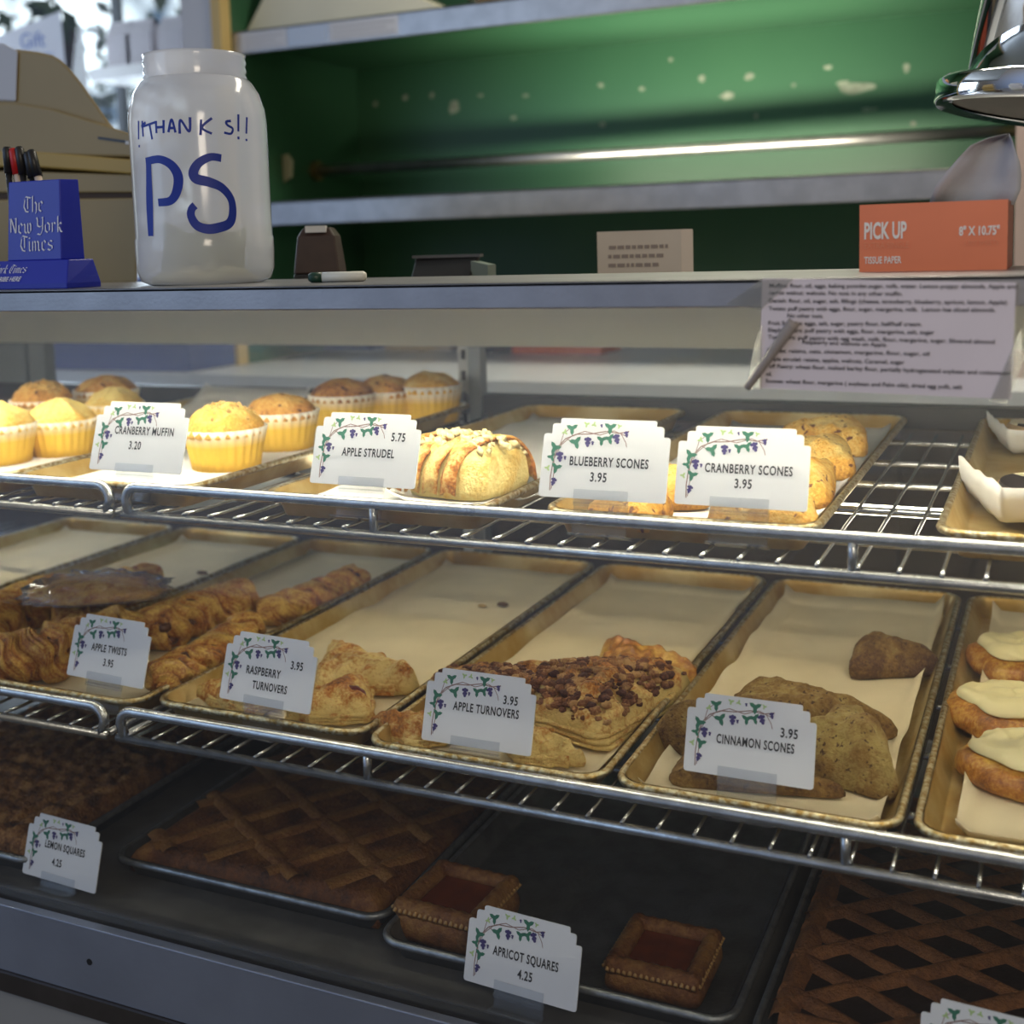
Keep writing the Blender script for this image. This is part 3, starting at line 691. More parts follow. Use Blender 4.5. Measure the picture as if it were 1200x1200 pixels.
# strudel -----------------------------------------------------------------
p = onz(540, 583, Z1+.004)
t = thing('strudel_slice', 'braided apple strudel slice on a white doily beside its card', 'pastry', (p.x-.002, p.y+.020, Z1+.0075), (0,0,-.12))
m = MB(); mound(m, poly_r([0,PI/2,PI,3*PI/2],[.046,.052,.046,.046],6), .050, pw=3.4, seed=3, amp=.12, freq=46, base=.42, tone=lambda q,t_,th,nn: .10+.35*nn+.12*(q.z>.03)); m.build('filling', C_GSCONE2, t, True)
rs = random.Random(8)
for k in range(4):                                                   # flat dough bands laid slantwise over the filling
    m = MB(); x0 = -.052+k*.0205; vs = []; tn = []; w_ = .0085; N_ = 22
    for i in range(N_+1):
        s_ = i/N_; a = PI*s_; yc = -.049*math.cos(a)*(1.02); zc = .004+.0475*math.sin(a)**.55
        for q_ in (-1,-.5,0,.5,1):
            vs.append((x0+.030*s_+q_*w_*(1+.2*noise.noise(Vector((k,i*.2,q_)))), yc*(1.03 if abs(q_) < .9 else .99), zc+.0035*(1-q_*q_)+.0014*noise.noise(Vector((k*3,i*.4,q_)))))
            tn.append(.10+.38*abs(q_)**2+.35*noise.noise(Vector((i*.3,k*5,q_*1.4)))+.12*math.sin(a))
    m.add(vs, [(i*5+j, i*5+j+1, (i+1)*5+j+1, (i+1)*5+j) for i in range(N_) for j in range(4)], 0, tn)
    o = m.build('dough_strip', C_PUFF, t, True); so = o.modifiers.new('t', 'SOLIDIFY'); so.thickness = .003; so.offset = -1
m = MB(); rs = random.Random(3)
for i in range(90):
    x, y = rs.uniform(-.035,.050), rs.uniform(-.03,.042); s_ = rs.uniform(.003,.0072); zz = .050*(1-(y/.066)**2)*(1-.25*max(0,x/.05)**3)+.0055
    rt = Matrix.Rotation(rs.uniform(0,6), 3, Vector((rs.random(),rs.random(),1)).normalized())
    m.add([Vector((x,y,zz))+rt@Vector((dx*s_,dy*s_,dz*s_*.7)) for dx,dy,dz in ((1,0,0),(-1,0,.1),(0,1,0),(0,-1,0.1),(0,0,.9),(.1,0,-1))], [(0,2,4),(2,1,4),(1,3,4),(3,0,4),(2,0,5),(1,2,5),(3,1,5),(0,3,5)])
o = m.build('almond_crumbs', mat('almond_crumb', lin((244,226,170)), .7, 0, .25, 100), t, True); o['kind'] = 'stuff'
m = MB(); n = 72; vs = [(0,0,0)]
for j, (rr, z) in enumerate(((.05,0),(.066,.001),(.078,.006))):
    for i in range(n): a = 2*PI*i/n; q = rr*(1+(.04*math.cos(24*a) if j == 2 else 0)); vs.append((q*math.cos(a), q*math.sin(a), z+.002*(j==2)*math.cos(24*a)))
m.add(vs, [(0,1+i,1+(i+1)%n) for i in range(n)]+[(1+j*n+i,1+(j+1)*n+i,1+(j+1)*n+(i+1)%n,1+j*n+(i+1)%n) for j in range(2) for i in range(n)])
o = m.build('paper_doily', PARCHW, None, True, loc=(p.x+.003, p.y+.015, Z1+.0055)); tag(o, 'white fluted paper doily under the strudel slice', 'doily')
o.modifiers.new('t', 'SOLIDIFY').thickness = .0004

# scones ------------------------------------------------------------------
def scone(name, label, u, v, z, wx, wy, h, rot, m_, seed, group, tonebase=.4, dz=0, tilt=(0,0), p=5., pos=None):
    q = pos if pos else onz(u, v, z)
    t = MB(); s = wx
    rf = TRI(0, (.62,.62,.62), p)
    tone = lambda c_, t_, th, nn: tonebase+.30*nn+.22*max(0,t_-.75)*3
    mound(t, lambda th: rf(th)*s, h, pw=2.6, seed=seed, amp=.15, freq=48, base=.30, tone=tone)
    t.v = [(x, y*wy/wx, zz) for x, y, zz in t.v]
    o = t.build(name, m_, None, True); o.location = (q.x, q.y, z+dz); o.rotation_euler = (tilt[0], tilt[1], rot)
    return tag(o, label, 'scone', group)
G1 = 'cranberry scones on the upper rack'; zz = Z1+.006
xr = -.213
for k, (lab, yy, x, rz, s) in enumerate((('golden cranberry scone lowest and nearest right of its card', .965, -.205, .3, .050), ('golden cranberry scone second from the front right of its card', 1.085, -.212, 2.2, .054), ('golden cranberry scone third from the front right of its card', 1.215, -.214, .2, .054), ('golden cranberry scone at the back of its tray', 1.35, -.222, 2.3, .056),
     )):
    scone('scone', lab, 0, 0, zz, s, s, .036, rz, C_GSCONE, 20+k, G1, .28, pos=Vector((x, yy, 0)))
G1b = 'scones behind the upper cards'
scone('scone', 'golden scone between the blueberry and cranberry scone cards', 0, 0, zz, .052, .052, .038, 1.0, C_GSCONE, 31, G1b, .35, pos=Vector((-.328, 1.02, 0)))
scone('scone', 'low golden scone under the front of the blueberry scones card', 0, 0, zz, .040, .036, .026, 0, C_GSCONE, 32, G1b, .5, pos=Vector((-.318, .945, 0)))
zz = Z2+.0065; G2 = 'cinnamon scones on the middle rack'
scone('scone', 'dark brown scone alone at the back right of its tray', 1036, 784, zz, .050, .044, .036, PI, C_SCONE, 41, G2, .62)
scone('scone', 'long flat scone lying just above the cinnamon scones card', 926, 848, zz, .088, .048, .036, PI*.98, C_SCONE, 42, G2, .45)
scone('scone', 'plump greenish scone right of the cinnamon scones card', 994, 905, zz, .050, .058, .050, .35, C_SCONE, 43, G2, .22)
scone('scone', 'scone mostly hidden behind the left of the cinnamon scones card', 838, 878, zz, .052, .05, .042, 2.3, C_SCONE, 44, G2, .4)
scone('scone', 'low orange brown scone below the cinnamon scones card', 862, 916, zz, .082, .028, .020, PI, C_SCONE, 45, G2, .55)

# danishes ----------------------------------------------------------------
G3 = 'lemon iced danishes'
for k, (lab, u, v, w) in enumerate((('lemon iced danish furthest back at the right edge', 1196, 783, 118), ('lemon iced danish in the middle at the right edge', 1186, 846, 146), ('lemon iced danish nearest the front at the right edge', 1198, 908, 140))):
    q = onz(u, v, Z2+.010); s = w*pxm(q)/2*1.02
    t = thing('danish', lab, 'danish', (q.x, q.y, Z2+.0085), (0,0,.5*k), G3)
    rf = lambda th, k=k: s*(1+.06*math.sin(3*th+k)+.04*noise.noise(Vector((math.cos(th)*2,math.sin(th)*2,k))))
    m = MB(); mound(m, rf, .0235, pw=3.4, seed=50+k, amp=.13, freq=36, base=.45, tone=lambda c_,t_,th,nn: .38+.3*nn+.3*max(0,t_-.7)); m.build('bun', C_DAN, t, True)
    m = MB(); mound(m, lambda th: rf(th)*.76*(1+.06*math.sin(5*th+k)), .0105, pw=3., seed=60+k, amp=.22, freq=60, base=.2, zf=lambda x,y,t_,th: .0022*noise.noise(Vector((x*60,y*60,k)))+.0012*math.sin(th*2+t_*9)); m.build('icing', ICING, t, True, loc=(0,0,.0212))

# turnovers ---------------------------------------------------------------
def turnover(label, u, v, z, s, ys, h, rot, seed, group, nuts=False, jam=False, tb=.25, dz=0, crustm=None, pos=None):
    q = pos if pos else onz(u, v, z); t = thing('turnover', label, 'turnover', (q.x, q.y, z+dz), (0,0,rot), group)
    rf = poly_r([PI/2, PI+PI/4-.1, -PI/4+.1], (.42,.66,.66), 8)
    def zf(x, y, t_, th): return .0022*math.sin(x/s*22+seed)*t_
    def tone(c_, t_, th, nn): 
        side = max(0, t_-.86)*4
        return tb+.42*nn+(.42 if nuts else .28)*(1-t_)-.35*side+(.35 if t_ > .985 and c_.z < .004 else 0)
    m = MB(); mound(m, lambda th: rf(th)*s, h, n=84, k=26, pw=2.2, seed=seed, amp=.20, freq=38, base=.38, tone=tone, zf=zf)
    m.v = [(x, y*ys, zz) for x, y, zz in m.v]; m.build('pastry', crustm or C_PUFF, t, True)
    m = MB()                                                        # flaky layers round the open edge
    for L in range(3):
        pts = []
        for i in range(30):
            th = PI+PI*i/29; r_ = rf(th)*s*(1.0+.015*math.sin(i*1.7+L*2)); pts.append((r_*math.cos(th), r_*math.sin(th)*ys, h*(.07+.11*L)))
        m.tube(pts, [.0024+.0009*math.sin(i*.9+L) for i in range(30)], 8)
    m.t = [.08+.35*noise.noise(Vector(v_)*60) for v_ in m.v]; m.build('flaky_edge', C_PUFF, t, True)
    if nuts:
        m = MB(); rs = random.Random(seed); cnt = 0
        while cnt < 620:
            a = rs.uniform(0,2*PI); tt = math.sqrt(rs.random())*.97; r_ = rf(a)*s*tt; x, y = r_*math.cos(a), r_*math.sin(a)*ys
            if noise.noise(Vector((x*38, y*38, seed))) < -.10-.5*(1-tt): continue
            cnt += 1; zz = h*(.38+.62*max(0,1-tt**2.2)**.62)-.001; e = rs.uniform(.0014,.0046); c_ = MB()
            superblob(c_, e*1.3, e, e*.8, 8, 5, seed=cnt, amp=.45, freq=1.6, flat=1, pw=2.6)
            tv = rs.uniform(.05,1.0); m.add([(x+v_[0], y+v_[1], zz-e*.4+v_[2]) for v_ in c_.v], c_.f, 0, [tv]*len(c_.v))
        o = m.build('nut_topping', C_TOP, t, True); o['kind'] = 'stuff'
    if jam:
        m = MB(); mound(m, lambda th: s*.24*(1+.3*math.sin(2*th+seed)), h*.30, seed=seed+5, amp=.3, freq=80, base=.2); m.build('jam', RASP, t, True, loc=(s*.12, -s*.32*ys, h*.66))
    return t
zz = Z2+.0065; G4 = 'raspberry turnovers'; G5 = 'apple turnovers'
turnover('curved golden raspberry turnover right of its price card', 420, 800, zz, .068, .80, .036, -.35, 3, G4, tb=.12)
turnover('jam stained raspberry turnover at the right corner of its card', 398, 835, zz, .050, .9, .030, 1.3, 5, G4, jam=True, tb=.25)
turnover('raspberry turnover mostly hidden behind its price card', 300, 822, zz, .055, .8, .028, .5, 7, G4, tb=.42)
turnover('large nut topped apple turnover with pale flaky front right of its card', 688, 838, zz, .098, .92, .050, .52, 11, G5, nuts=True, tb=.20)
turnover('small orange edged apple turnover behind the large nut topped one', 748, 800, zz, .056, .8, .044, -.3, 13, G5, nuts=False, tb=.42, crustm=C_DAN)
turnover('nut topped apple turnover standing behind its price card', 590, 838, zz, .070, .9, .046, .2, 15, G5, nuts=True, tb=.3)
turnover('pale apple turnover low at the front below its card', 628, 886, zz, .044, .55, .026, -.3, 17, G5, tb=.12)
turnover('golden apple turnover at the left foot of its card', 492, 866, zz, .046, .6, .026, .3, 19, G5, tb=.40)

# twists ------------------------------------------------------------------
G6 = 'apple twists'
def twist(label, p0, p1, R, seed, turns=3.2, arch=.004, z=Z2+.0065, open_end=True):
    p0 = Vector((p0.x,p0.y,0)); p1 = Vector((p1.x,p1.y,0)); L = (p1-p0).length; mid = (p0+p1)/2; ang = math.atan2(p1.y-p0.y, p1.x-p0.x)
    t = thing('apple_twist', label, 'twist', (mid.x, mid.y, z), (0,0,ang), G6)
    m = MB(); n, N = 64, 120; vs = []; tn = []
    for i in range(N+1):
        s = i/N; x = -L/2+L*s; env = min(1, (s*9)**.5+.15, ((1-s)*9)**.5+.15); tw = s*turns*2*PI
        yy = .004*math.sin(s*5+seed); zc = R*.82
        for k in range(n):
            a = 2*PI*k/n; g = abs(math.cos(a-tw))
            fold = .30*(1-g**.5)
            nn_ = noise.noise(Vector((math.cos(a-tw)*2.1+seed*3, math.sin(a-tw)*2.1, s*turns*1.6))); n3 = noise.noise(Vector((math.cos(a-tw)*5+seed*3, math.sin(a-tw)*5, s*turns*5))); leaf = .16*(.45-abs(nn_)*1.6)+.05*n3
            r_ = R*env*(1.08-fold*1.3+leaf+.12*noise.noise(Vector((x*60,math.cos(a)*2,math.sin(a)*2+seed))))
            vs.append((x+.004*math.sin(3*a+tw), yy+r_*math.cos(a)*1.08, max(0, zc+r_*math.sin(a)*.92)))
            tn.append(.34-2.4*leaf+1.4*fold**1.2*(.6+.8*noise.noise(Vector((x*40,a,seed))))+.25*noise.noise(Vector((x*25,a*2,seed+3))))
    fs = [(i*n+k, i*n+(k+1)%n, (i+1)*n+(k+1)%n, (i+1)*n+k) for i in range(N) for k in range(n)]
    fs += [tuple(range(n))[::-1], tuple(N*n+k for k in range(n))]
    m.add(vs, fs, 0, tn); m.build('dough', C_TWIST, t, True)
    m = MB(); rs = random.Random(seed)                                 # apple filling squeezed out of the folds
    for i in range(int(L/.012)):
        s = rs.random()*.9+.05; a = s*turns*2*PI+PI/2+rs.choice((0,PI)); rr = R*.74; x = -L/2+L*s
        y_, z_ = rr*math.cos(a), R*.82+rr*math.sin(a)*.9
        if z_ < R*.4: continue
        e = rs.uniform(.003,.006); b_ = MB(); superblob(b_, e*1.6, e, e, 10, 6, seed=i, amp=.3, freq=2, flat=1)
        m.add([(x+v_[0], y_+v_[1], z_-e+v_[2]) for v_ in b_.v], b_.f)
    o = m.build('filling', mat('apple_filling', lin((84,42,18)), .35, 0, .4, 120), t, True); o['kind'] = 'stuff'
    return t
z = Z2+.02
twist('thick apple twist just right of and behind its price card', onz(172,752,z), onz(292,706,z), .027, 1, 2.6)
twist('thin apple twist along the tray edge between the two left cards', onz(186,806,z), onz(300,735,z), .021, 2, 2.6)
twist('thin apple twist furthest back along the tray edge', onz(304,724,z), onz(428,679,z), .020, 3, 3.0)
z = Z2+.02
twist('apple twist lying under the cling film parcel', onz(70,735,z), onz(184,690,z), .028, 4, 2.4)
twist('apple twist at the left edge behind the rolled end', onz(-60,760,z), onz(75,705,z), .030, 5, 2.4)
twist('rolled brown apple twist nearest the front left of its card', onz(-15,790,z), onz(80,775,z), .030, 6, 1.4)
twist('apple twist crossing just behind its price card', onz(60,775,z), onz(160,745,z), .029, 7, 2.2)
# a film wrapped parcel on top
q = onz(112, 700, Z2+.055)
t = thing('wrapped_pastry', 'cling film wrapped pastry lying on top of the apple twists', 'pastry', (q.x, q.y, Z2+.054), (0,.0,.45))
m = MB(); superblob(m, .075, .042, .020, seed=3, amp=.2, freq=3, tone=lambda p: .3+.4*noise.noise(p*4)); m.build('roll', C_TWIST, t, True)
m = MB(); superblob(m, .085, .048, .024, 60, 30, seed=9, amp=.26, freq=6); m.build('cling_film', WRAP, t, True)

# crumbs on the bare sheet
for (u, v, s, lab) in ((565,711,.004,'pale pastry crumb on the bare parchment above the raspberry turnovers'),(589,710,.0055,'dark raisin crumb on the bare parchment above the raspberry turnovers'),(237,673,.006,'brown crumb on the parchment above the two long twists')):
    q = onz(u, v, Z2+.006); m = MB(); superblob(m, s*1.4, s*.8, s*.6, 16, 10, seed=u, amp=.3, freq=2, flat=.6); o = m.build('crumb', mat('dark_crumb', lin((96,70,40)), .7) if 'pale' not in lab else mat('light_crumb', lin((176,150,96)), .7), None, True, loc=(q.x,q.y,Z2+.0055)); tag(o, lab, 'crumb')

# iced cookies in the upper right tray
G7 = 'half iced cookies in parchment'
def cookie(label, u, v, z, rot, s):
    q = onz(u, v, z); t = thing('iced_cookie', label, 'cookie', (q.x, q.y, z), rot, G7)
    m = MB(); m.lathe([(s*.93,0),(s,.004),(s,.010),(s*.96,.013)], 48); m.build('cookie', COOKIE, t, True)
    for nm, mt, a0 in (('dark_icing', CHOC, PI/2), ('cream_icing', FONDANT, -PI/2)):
        m = MB(); pts = [(s*.94*math.cos(a0+PI*i/24), s*.94*math.sin(a0+PI*i/24)) for i in range(25)]
        m.prism(pts, lambda p: (p[0],p[1],.0125), lambda p: (p[0]*.97,p[1]*.97,.0155)); m.build(nm, mt, t)
    return t
def wrapsheet(label, q, w, l, rot, seed, fold=.03):
    m = MB(); n = 24; vs = []
    for j in range(n+1):
        for i in range(n+1):
            a, b_ = 2*i/n-1, 2*j/n-1
            up_ = lambda v_: (max(0, v_-.66)/.34)**1.4
            z_ = fold*max(up_(abs(a))*.95*(1 if a < 0 else .6), up_(-b_)*.9, up_(b_)*.25)+.006*noise.noise(Vector((a*2,b_*2,seed)))
            vs.append((a*w/2*(1-.25*abs(a)**3), b_*l/2, z_))
    m.add(vs, [(j*(n+1)+i, j*(n+1)+i+1, (j+1)*(n+1)+i+1, (j+1)*(n+1)+i) for j in range(n) for i in range(n)])
    o = m.build('parchment_wrap', PARCHW, None, True); o.location = q; o.rotation_euler = rot; so = o.modifiers.new('t', 'SOLIDIFY'); so.thickness = .0003; so.offset = 1
    return tag(o, label, 'paper', 'parchment wraps round the cookies')
q = onz(1192, 600, Z1+.01); q2 = Vector((q.x+.027, q.y+.016, Z1+.010))
wrapsheet('folded white parchment round the front iced cookie', (q2.x, q2.y, Z1+.008), .160, .134, (.0,0,.30), 3, .038)
c1 = cookie('iced cookie with dark and cream halves at right of the upper rack', 1202, 585, Z1+.016, (R2(4),0,.9), .046)
c1.location.x = q2.x; c1.location.y = q2.y
q = onz(1205, 545, Z1+.01)
wrapsheet('white parchment sheet at the back of the iced cookie tray', (q.x+.02, q.y+.14, Z1+.008), .15, .134, (0,0,.2), 8, .03)
c2 = cookie('iced cookie furthest back in the right hand upper tray', 1222, 505, Z1+.016, (R2(4),0,2.2), .046)
c2.location.x = q.x+.02; c2.location.y = q.y+.14

# ------------------------------------------------------------------ bottom deck pans
BT = (PAN_GREY, PAN_GREYR)
def slab(t, w, l, z0, h, m_, seed, tone, zf=None, name='cake', n=60, k=84):
    vs = []; tn = []
    for j in range(k+1):
        for i in range(n+1):
            x = -w/2+w*i/n; y = -l/2+l*j/k; e = min(1, min(i, n-i)/2.5, min(j, k-j)/2.5)
            zz_ = z0+h*(.45+.55*e**.6)+(zf(x, y) if zf else 0)
            vs.append((x, y, zz_)); tn.append(tone(x, y))
    fs = [(j*(n+1)+i, j*(n+1)+i+1, (j+1)*(n+1)+i+1, (j+1)*(n+1)+i) for j in range(k) for i in range(n)]
    b0 = len(vs); per = [i for i in range(n+1)]+[j*(n+1)+n for j in range(1,k+1)]+[k*(n+1)+i for i in range(n-1,-1,-1)]+[j*(n+1) for j in range(k-1,0,-1)]
    for q_ in per: vs.append((vs[q_][0], vs[q_][1], z0)); tn.append(.6)
    L = len(per); fs += [(per[i], per[(i+1)%L], b0+(i+1)%L, b0+i) for i in range(L)]+[tuple(b0+i for i in range(L))[::-1]]
    m = MB(); m.add(vs, fs, 0, tn); return m.build(name, m_, t, True)
N3 = lambda x, y, f, s=0: noise.noise(Vector((x*f, y*f, s)))
tray('grey sheet pan of crumb cake at bottom left', -1.285, -.945, .862, 1.33, Z3, BT)
t = thing('crumb_cake', 'dark brown crumb cake filling the pan at bottom left', 'cake', (-1.115, 1.096, Z3+.003))
slab(t, .300, .428, 0, .030, C_CRUMB, 1, lambda x,y: .45+.6*N3(x,y,60), lambda x,y: .006*N3(x,y,85)+.004*N3(x,y,170,3), k=120, n=90)
tray('grey sheet pan of lattice topped lemon squares', -.882, -.553, .900, 1.36, Z3, BT)
t = thing('lemon_square_slab', 'uncut lattice topped brown pastry slab beside the lemon squares card', 'cake', (-.7175, 1.13, Z3+.003))
slab(t, .298, .428, 0, .026, C_BAR, 2, lambda x,y: .50+.4*N3(x,y,22)+.2*N3(x,y,70), lambda x,y: .0015*N3(x,y,30))
m = MB(); rs = random.Random(5)
def strip(m, a, b_, wd, h0, seed, flat=.45):
    a, b_ = Vector(a), Vector(b_); L = (b_-a).length; d = (b_-a)/L; sd = Vector((-d.y, d.x, 0)); n = max(6, int(L/.012)); vs = []; tn = []
    for i in range(n+1):
        p_ = a+d*(L*i/n)
        for q_ in (-1,-.6,0,.6,1):
            hh = h0*(1-q_*q_)+.0008*noise.noise(Vector((i*.5,q_,seed))); vs.append(p_+sd*(q_*wd/2*(1+.12*noise.noise(Vector((i*.4,seed,q_)))))+Vector((0,0,hh))); tn.append(.25+.3*noise.noise(Vector((i*.35,q_*1.5,seed))))
    m.add(vs, [(i*5+k_, i*5+k_+1, (i+1)*5+k_+1, (i+1)*5+k_) for i in range(n) for k_ in range(4)], 0, tn)
def lattice(m, w, l, z0, ang, sp, wd, h0, jitter=.0):
    ca, sa = math.cos(ang), math.sin(ang)
    D = w+l
    for k_ in range(-int(D/sp), int(D/sp)+1):
        o_ = k_*sp+jitter*rs.uniform(-1,1); d = Vector((ca, sa, 0)); nrm = Vector((-sa, ca, 0)); c_ = nrm*o_; lo, hi = -9, 9
        for ax, lim in ((0,w/2),(1,l/2)):
            if abs(d[ax]) < 1e-6:
                if abs(c_[ax]) > lim: lo, hi = 1, 0
                continue
            t0, t1 = sorted(((-lim-c_[ax])/d[ax], (lim-c_[ax])/d[ax])); lo = max(lo, t0); hi = min(hi, t1)
        if hi-lo > .02: strip(m, c_+d*lo+Vector((0,0,z0)), c_+d*hi+Vector((0,0,z0)), wd, h0, k_+ang*10)
lattice(m, .285, .41, .0262, R2(58), .062, .020, .0035, .004); lattice(m, .285, .41, .0268, R2(-32), .075, .018, .0035, .004)
m.build('lattice_strips', C_BAR, t, True)
tray('grey sheet pan with two apricot squares left in it', -.549, -.218, .872, 1.335, Z3, BT)
tray('grey sheet pan of dark lattice fruit squares at bottom right', -.208, .125, .862, 1.33, Z3, BT)
t = thing('fruit_square_slab', 'uncut dark fruit pastry slab with brown lattice at bottom right', 'cake', (-.0415, 1.096, Z3+.003))
slab(t, .300, .428, 0, .024, DARKJAM, 4, lambda x,y: .5, lambda x,y: .002*N3(x,y,40), name='fruit_filling')
m = MB(); rs = random.Random(6)
lattice(m, .30, .42, .0235, R2(-28), .044, .017, .007, .002); lattice(m, .30, .42, .0245, R2(40), .052, .017, .007, .002)
for a, b_ in (((-.145,-.208),(.145,-.208)),((-.145,.208),(.145,.208)),((-.143,-.21),(-.143,.21)),((.143,-.21),(.143,.21))): strip(m, (*a,.0225), (*b_,.0225), .022, .009, 3)
m.build('lattice_crust', crust('dark_lattice_crust', lin((150,96,48)), lin((112,66,32)), lin((60,32,16)), .55, 60, .5, .8, 150), t, True)
def square(label, u, v, s, h, rot, seed):
    q = onz(u, v, Z3+.005); t = thing('apricot_square', label, 'pastry', (q.x, q.y, Z3+.0035), (0,0,rot), 'apricot squares')
    rf = poly_r([0,PI/2,PI,3*PI/2],[s]*4,12)
    m = MB(); mound(m, rf, h*.86, pw=9, seed=seed, amp=.05, freq=40, base=.6, tone=lambda c_,t_,th,nn: .3+.3*nn+.2*(c_.z<h*.3)); m.build('base', C_BAR, t, True)
    m = MB(); w = s*.62; m.box(-w,w,-w,w,h*.80,h*.90); m.build('jam_centre', JAM, t, bevel=.002)
    m = MB()
    for k_ in range(4):
        a = k_*PI/2; ca, sa = math.cos(a), math.sin(a); pts = []
        for i in range(15): 
            y_ = -s*.92+2*s*.92*i/14; pts.append((s*.80*ca-y_*sa, s*.80*sa+y_*ca, h*.90))
        m.tube(pts, [s*.19*(.9+.12*(i%2)) for i in range(15)], 10)
    m.t = [.35+.3*noise.noise(Vector(v_)*50) for v_ in m.v]; m.build('border_crust', C_BAR, t, True)
    m = MB()
    for k_ in range(4):                                              # fork-crimped pale ridge along each side
        a = k_*PI/2; ca, sa = math.cos(a), math.sin(a)
        for i in range(16):
            y_ = -s*.88+2*s*.88*i/15
            m.tube([(s*.88*ca-y_*sa, s*.88*sa+y_*ca, h*.98), (s*1.01*ca-y_*sa, s*1.01*sa+y_*ca, h*.86)], s*.042, 6)
    m.build('crimped_ridge', mat('crimp_crust', lin((188,146,88)), .5, 0, .2, 90), t, True)
    return t
square('apricot square at the left of its pan above the apricot squares card', 537, 1080, .046, .031, -.05, 2)
square('apricot square at the right of its pan', 779, 1138, .043, .022, .0, 5)

# ------------------------------------------------------------------ price cards
def rounded(poly, r):
    out = []; n = len(poly)
    for i in range(n):
        p0, p1, p2 = Vector(poly[i-1]), Vector(poly[i]), Vector(poly[(i+1)%n]); a = (p0-p1); b_ = (p2-p1)
        rr = min(r, a.length*.45, b_.length*.45); a.normalize(); b_.normalize()
        if (a.x*b_.y-a.y*b_.x) > 0: out.append(tuple(p1)); continue       # concave notches stay sharp
        s, e = p1+a*rr, p1+b_*rr
        for k_ in range(5):
            t_ = k_/4; out.append(tuple(s*(1-t_)**2+p1*2*t_*(1-t_)+e*t_**2))
    return out
CW, CH = .105, .0635
hw = CW/2
OUT = rounded([(-hw,0),(hw,0),(hw,.80*CH),(hw-.052*CW,.80*CH),(hw-.052*CW,.93*CH),(hw-.11*CW,.93*CH),(hw-.11*CW,CH),(-hw+.13*CW,CH),(-hw+.13*CW,.93*CH),(-hw+.065*CW,.93*CH),(-hw+.065*CW,.80*CH),(-hw,.80*CH)], .0028)
def vine():
    m = MB(); P = lambda x, y: (-hw+x*CW, y*CH)
    Y = -.00075
    def poly(pts, mi, y=Y): m.add([(a, y, b_) for a, b_ in pts], [tuple(range(len(pts)))], mi)
    def leaf(x, y, s, rot, mi=0):
        c_ = P(x, y); pts = []
        for i in range(15):
            a = 2*PI*i/15; r_ = s*(.62+.38*math.cos(3*a))*(1.15 if i % 5 == 0 else .95)+s*.18
            pts.append((c_[0]+r_*math.cos(a+rot), c_[1]+r_*math.sin(a+rot)))
        poly(pts, mi)
    def bunch(x, y, s, rot):
        c_ = P(x, y)
        for i, (a, b_) in enumerate(((0,0),(-.8,.6),(.8,.6),(0,.9),(-.4,-.8),(.5,-.7),(.1,-1.6))):
            ca, sa = math.cos(rot), math.sin(rot); q_ = (c_[0]+s*(a*ca-b_*sa), c_[1]+s*(a*sa+b_*ca))
            poly([(q_[0]+s*.62*math.cos(t_*PI/4), q_[1]+s*.62*math.sin(t_*PI/4)) for t_ in range(8)], 2, Y-.0001-.00002*i)
    def stem(pts, w):
        pts = [P(*q_) for q_ in pts]
        for a, b_ in zip(pts, pts[1:]):
            d = Vector((b_[0]-a[0], b_[1]-a[1])); nn = Vector((-d.y, d.x)).normalized()*w/2
            m.add([(a[0]-nn.x,Y+.0001,a[1]-nn.y),(b_[0]-nn.x,Y+.0001,b_[1]-nn.y),(b_[0]+nn.x,Y+.0001,b_[1]+nn.y),(a[0]+nn.x,Y+.0001,a[1]+nn.y)], [(0,1,2,3)], 3)
    stem([(.09,.08),(.085,.25),(.095,.45),(.12,.62),(.18,.74),(.27,.80),(.38,.81),(.50,.85),(.60,.83),(.68,.86)], .0009)
    stem([(.10,.10),(.11,.30),(.10,.48),(.15,.66),(.23,.78),(.33,.84),(.45,.80),(.56,.86),(.66,.80)], .0007)
    stem([(.14,.66),(.16,.80),(.20,.86)], .0006); stem([(.62,.82),(.66,.72),(.67,.66)], .0006); stem([(.18,.74),(.24,.70),(.27,.66)], .0006)
    for x, y, s, r_, mi in ((.225,.87,.0042,.6,0),(.265,.70,.0045,-1.2,0),(.10,.62,.0044,2.2,0),(.125,.37,.0040,.3,0),(.055,.36,.0022,1.,1),(.47,.74,.0038,2.6,0),(.53,.90,.0044,.5,0),(.53,.76,.0038,3.,0),(.17,.82,.0022,1.4,1),(.34,.93,.0022,.4,1),(.40,.93,.0020,1.4,1),(.08,.50,.0032,1.,0),(.60,.92,.0018,.2,1)): leaf(x, y, s, r_, mi)
    for x, y, s, r_ in ((.145,.52,.0023,.1),(.36,.72,.0022,0),(.585,.77,.0022,.3),(.66,.83,.0014,.2),(.115,.20,.0018,-.3),(.19,.50,.0009,0),(.40,.70,.0009,0),(.46,.92,.0008,.2)): bunch(x, y, s, r_)
    return m
VINE = vine()
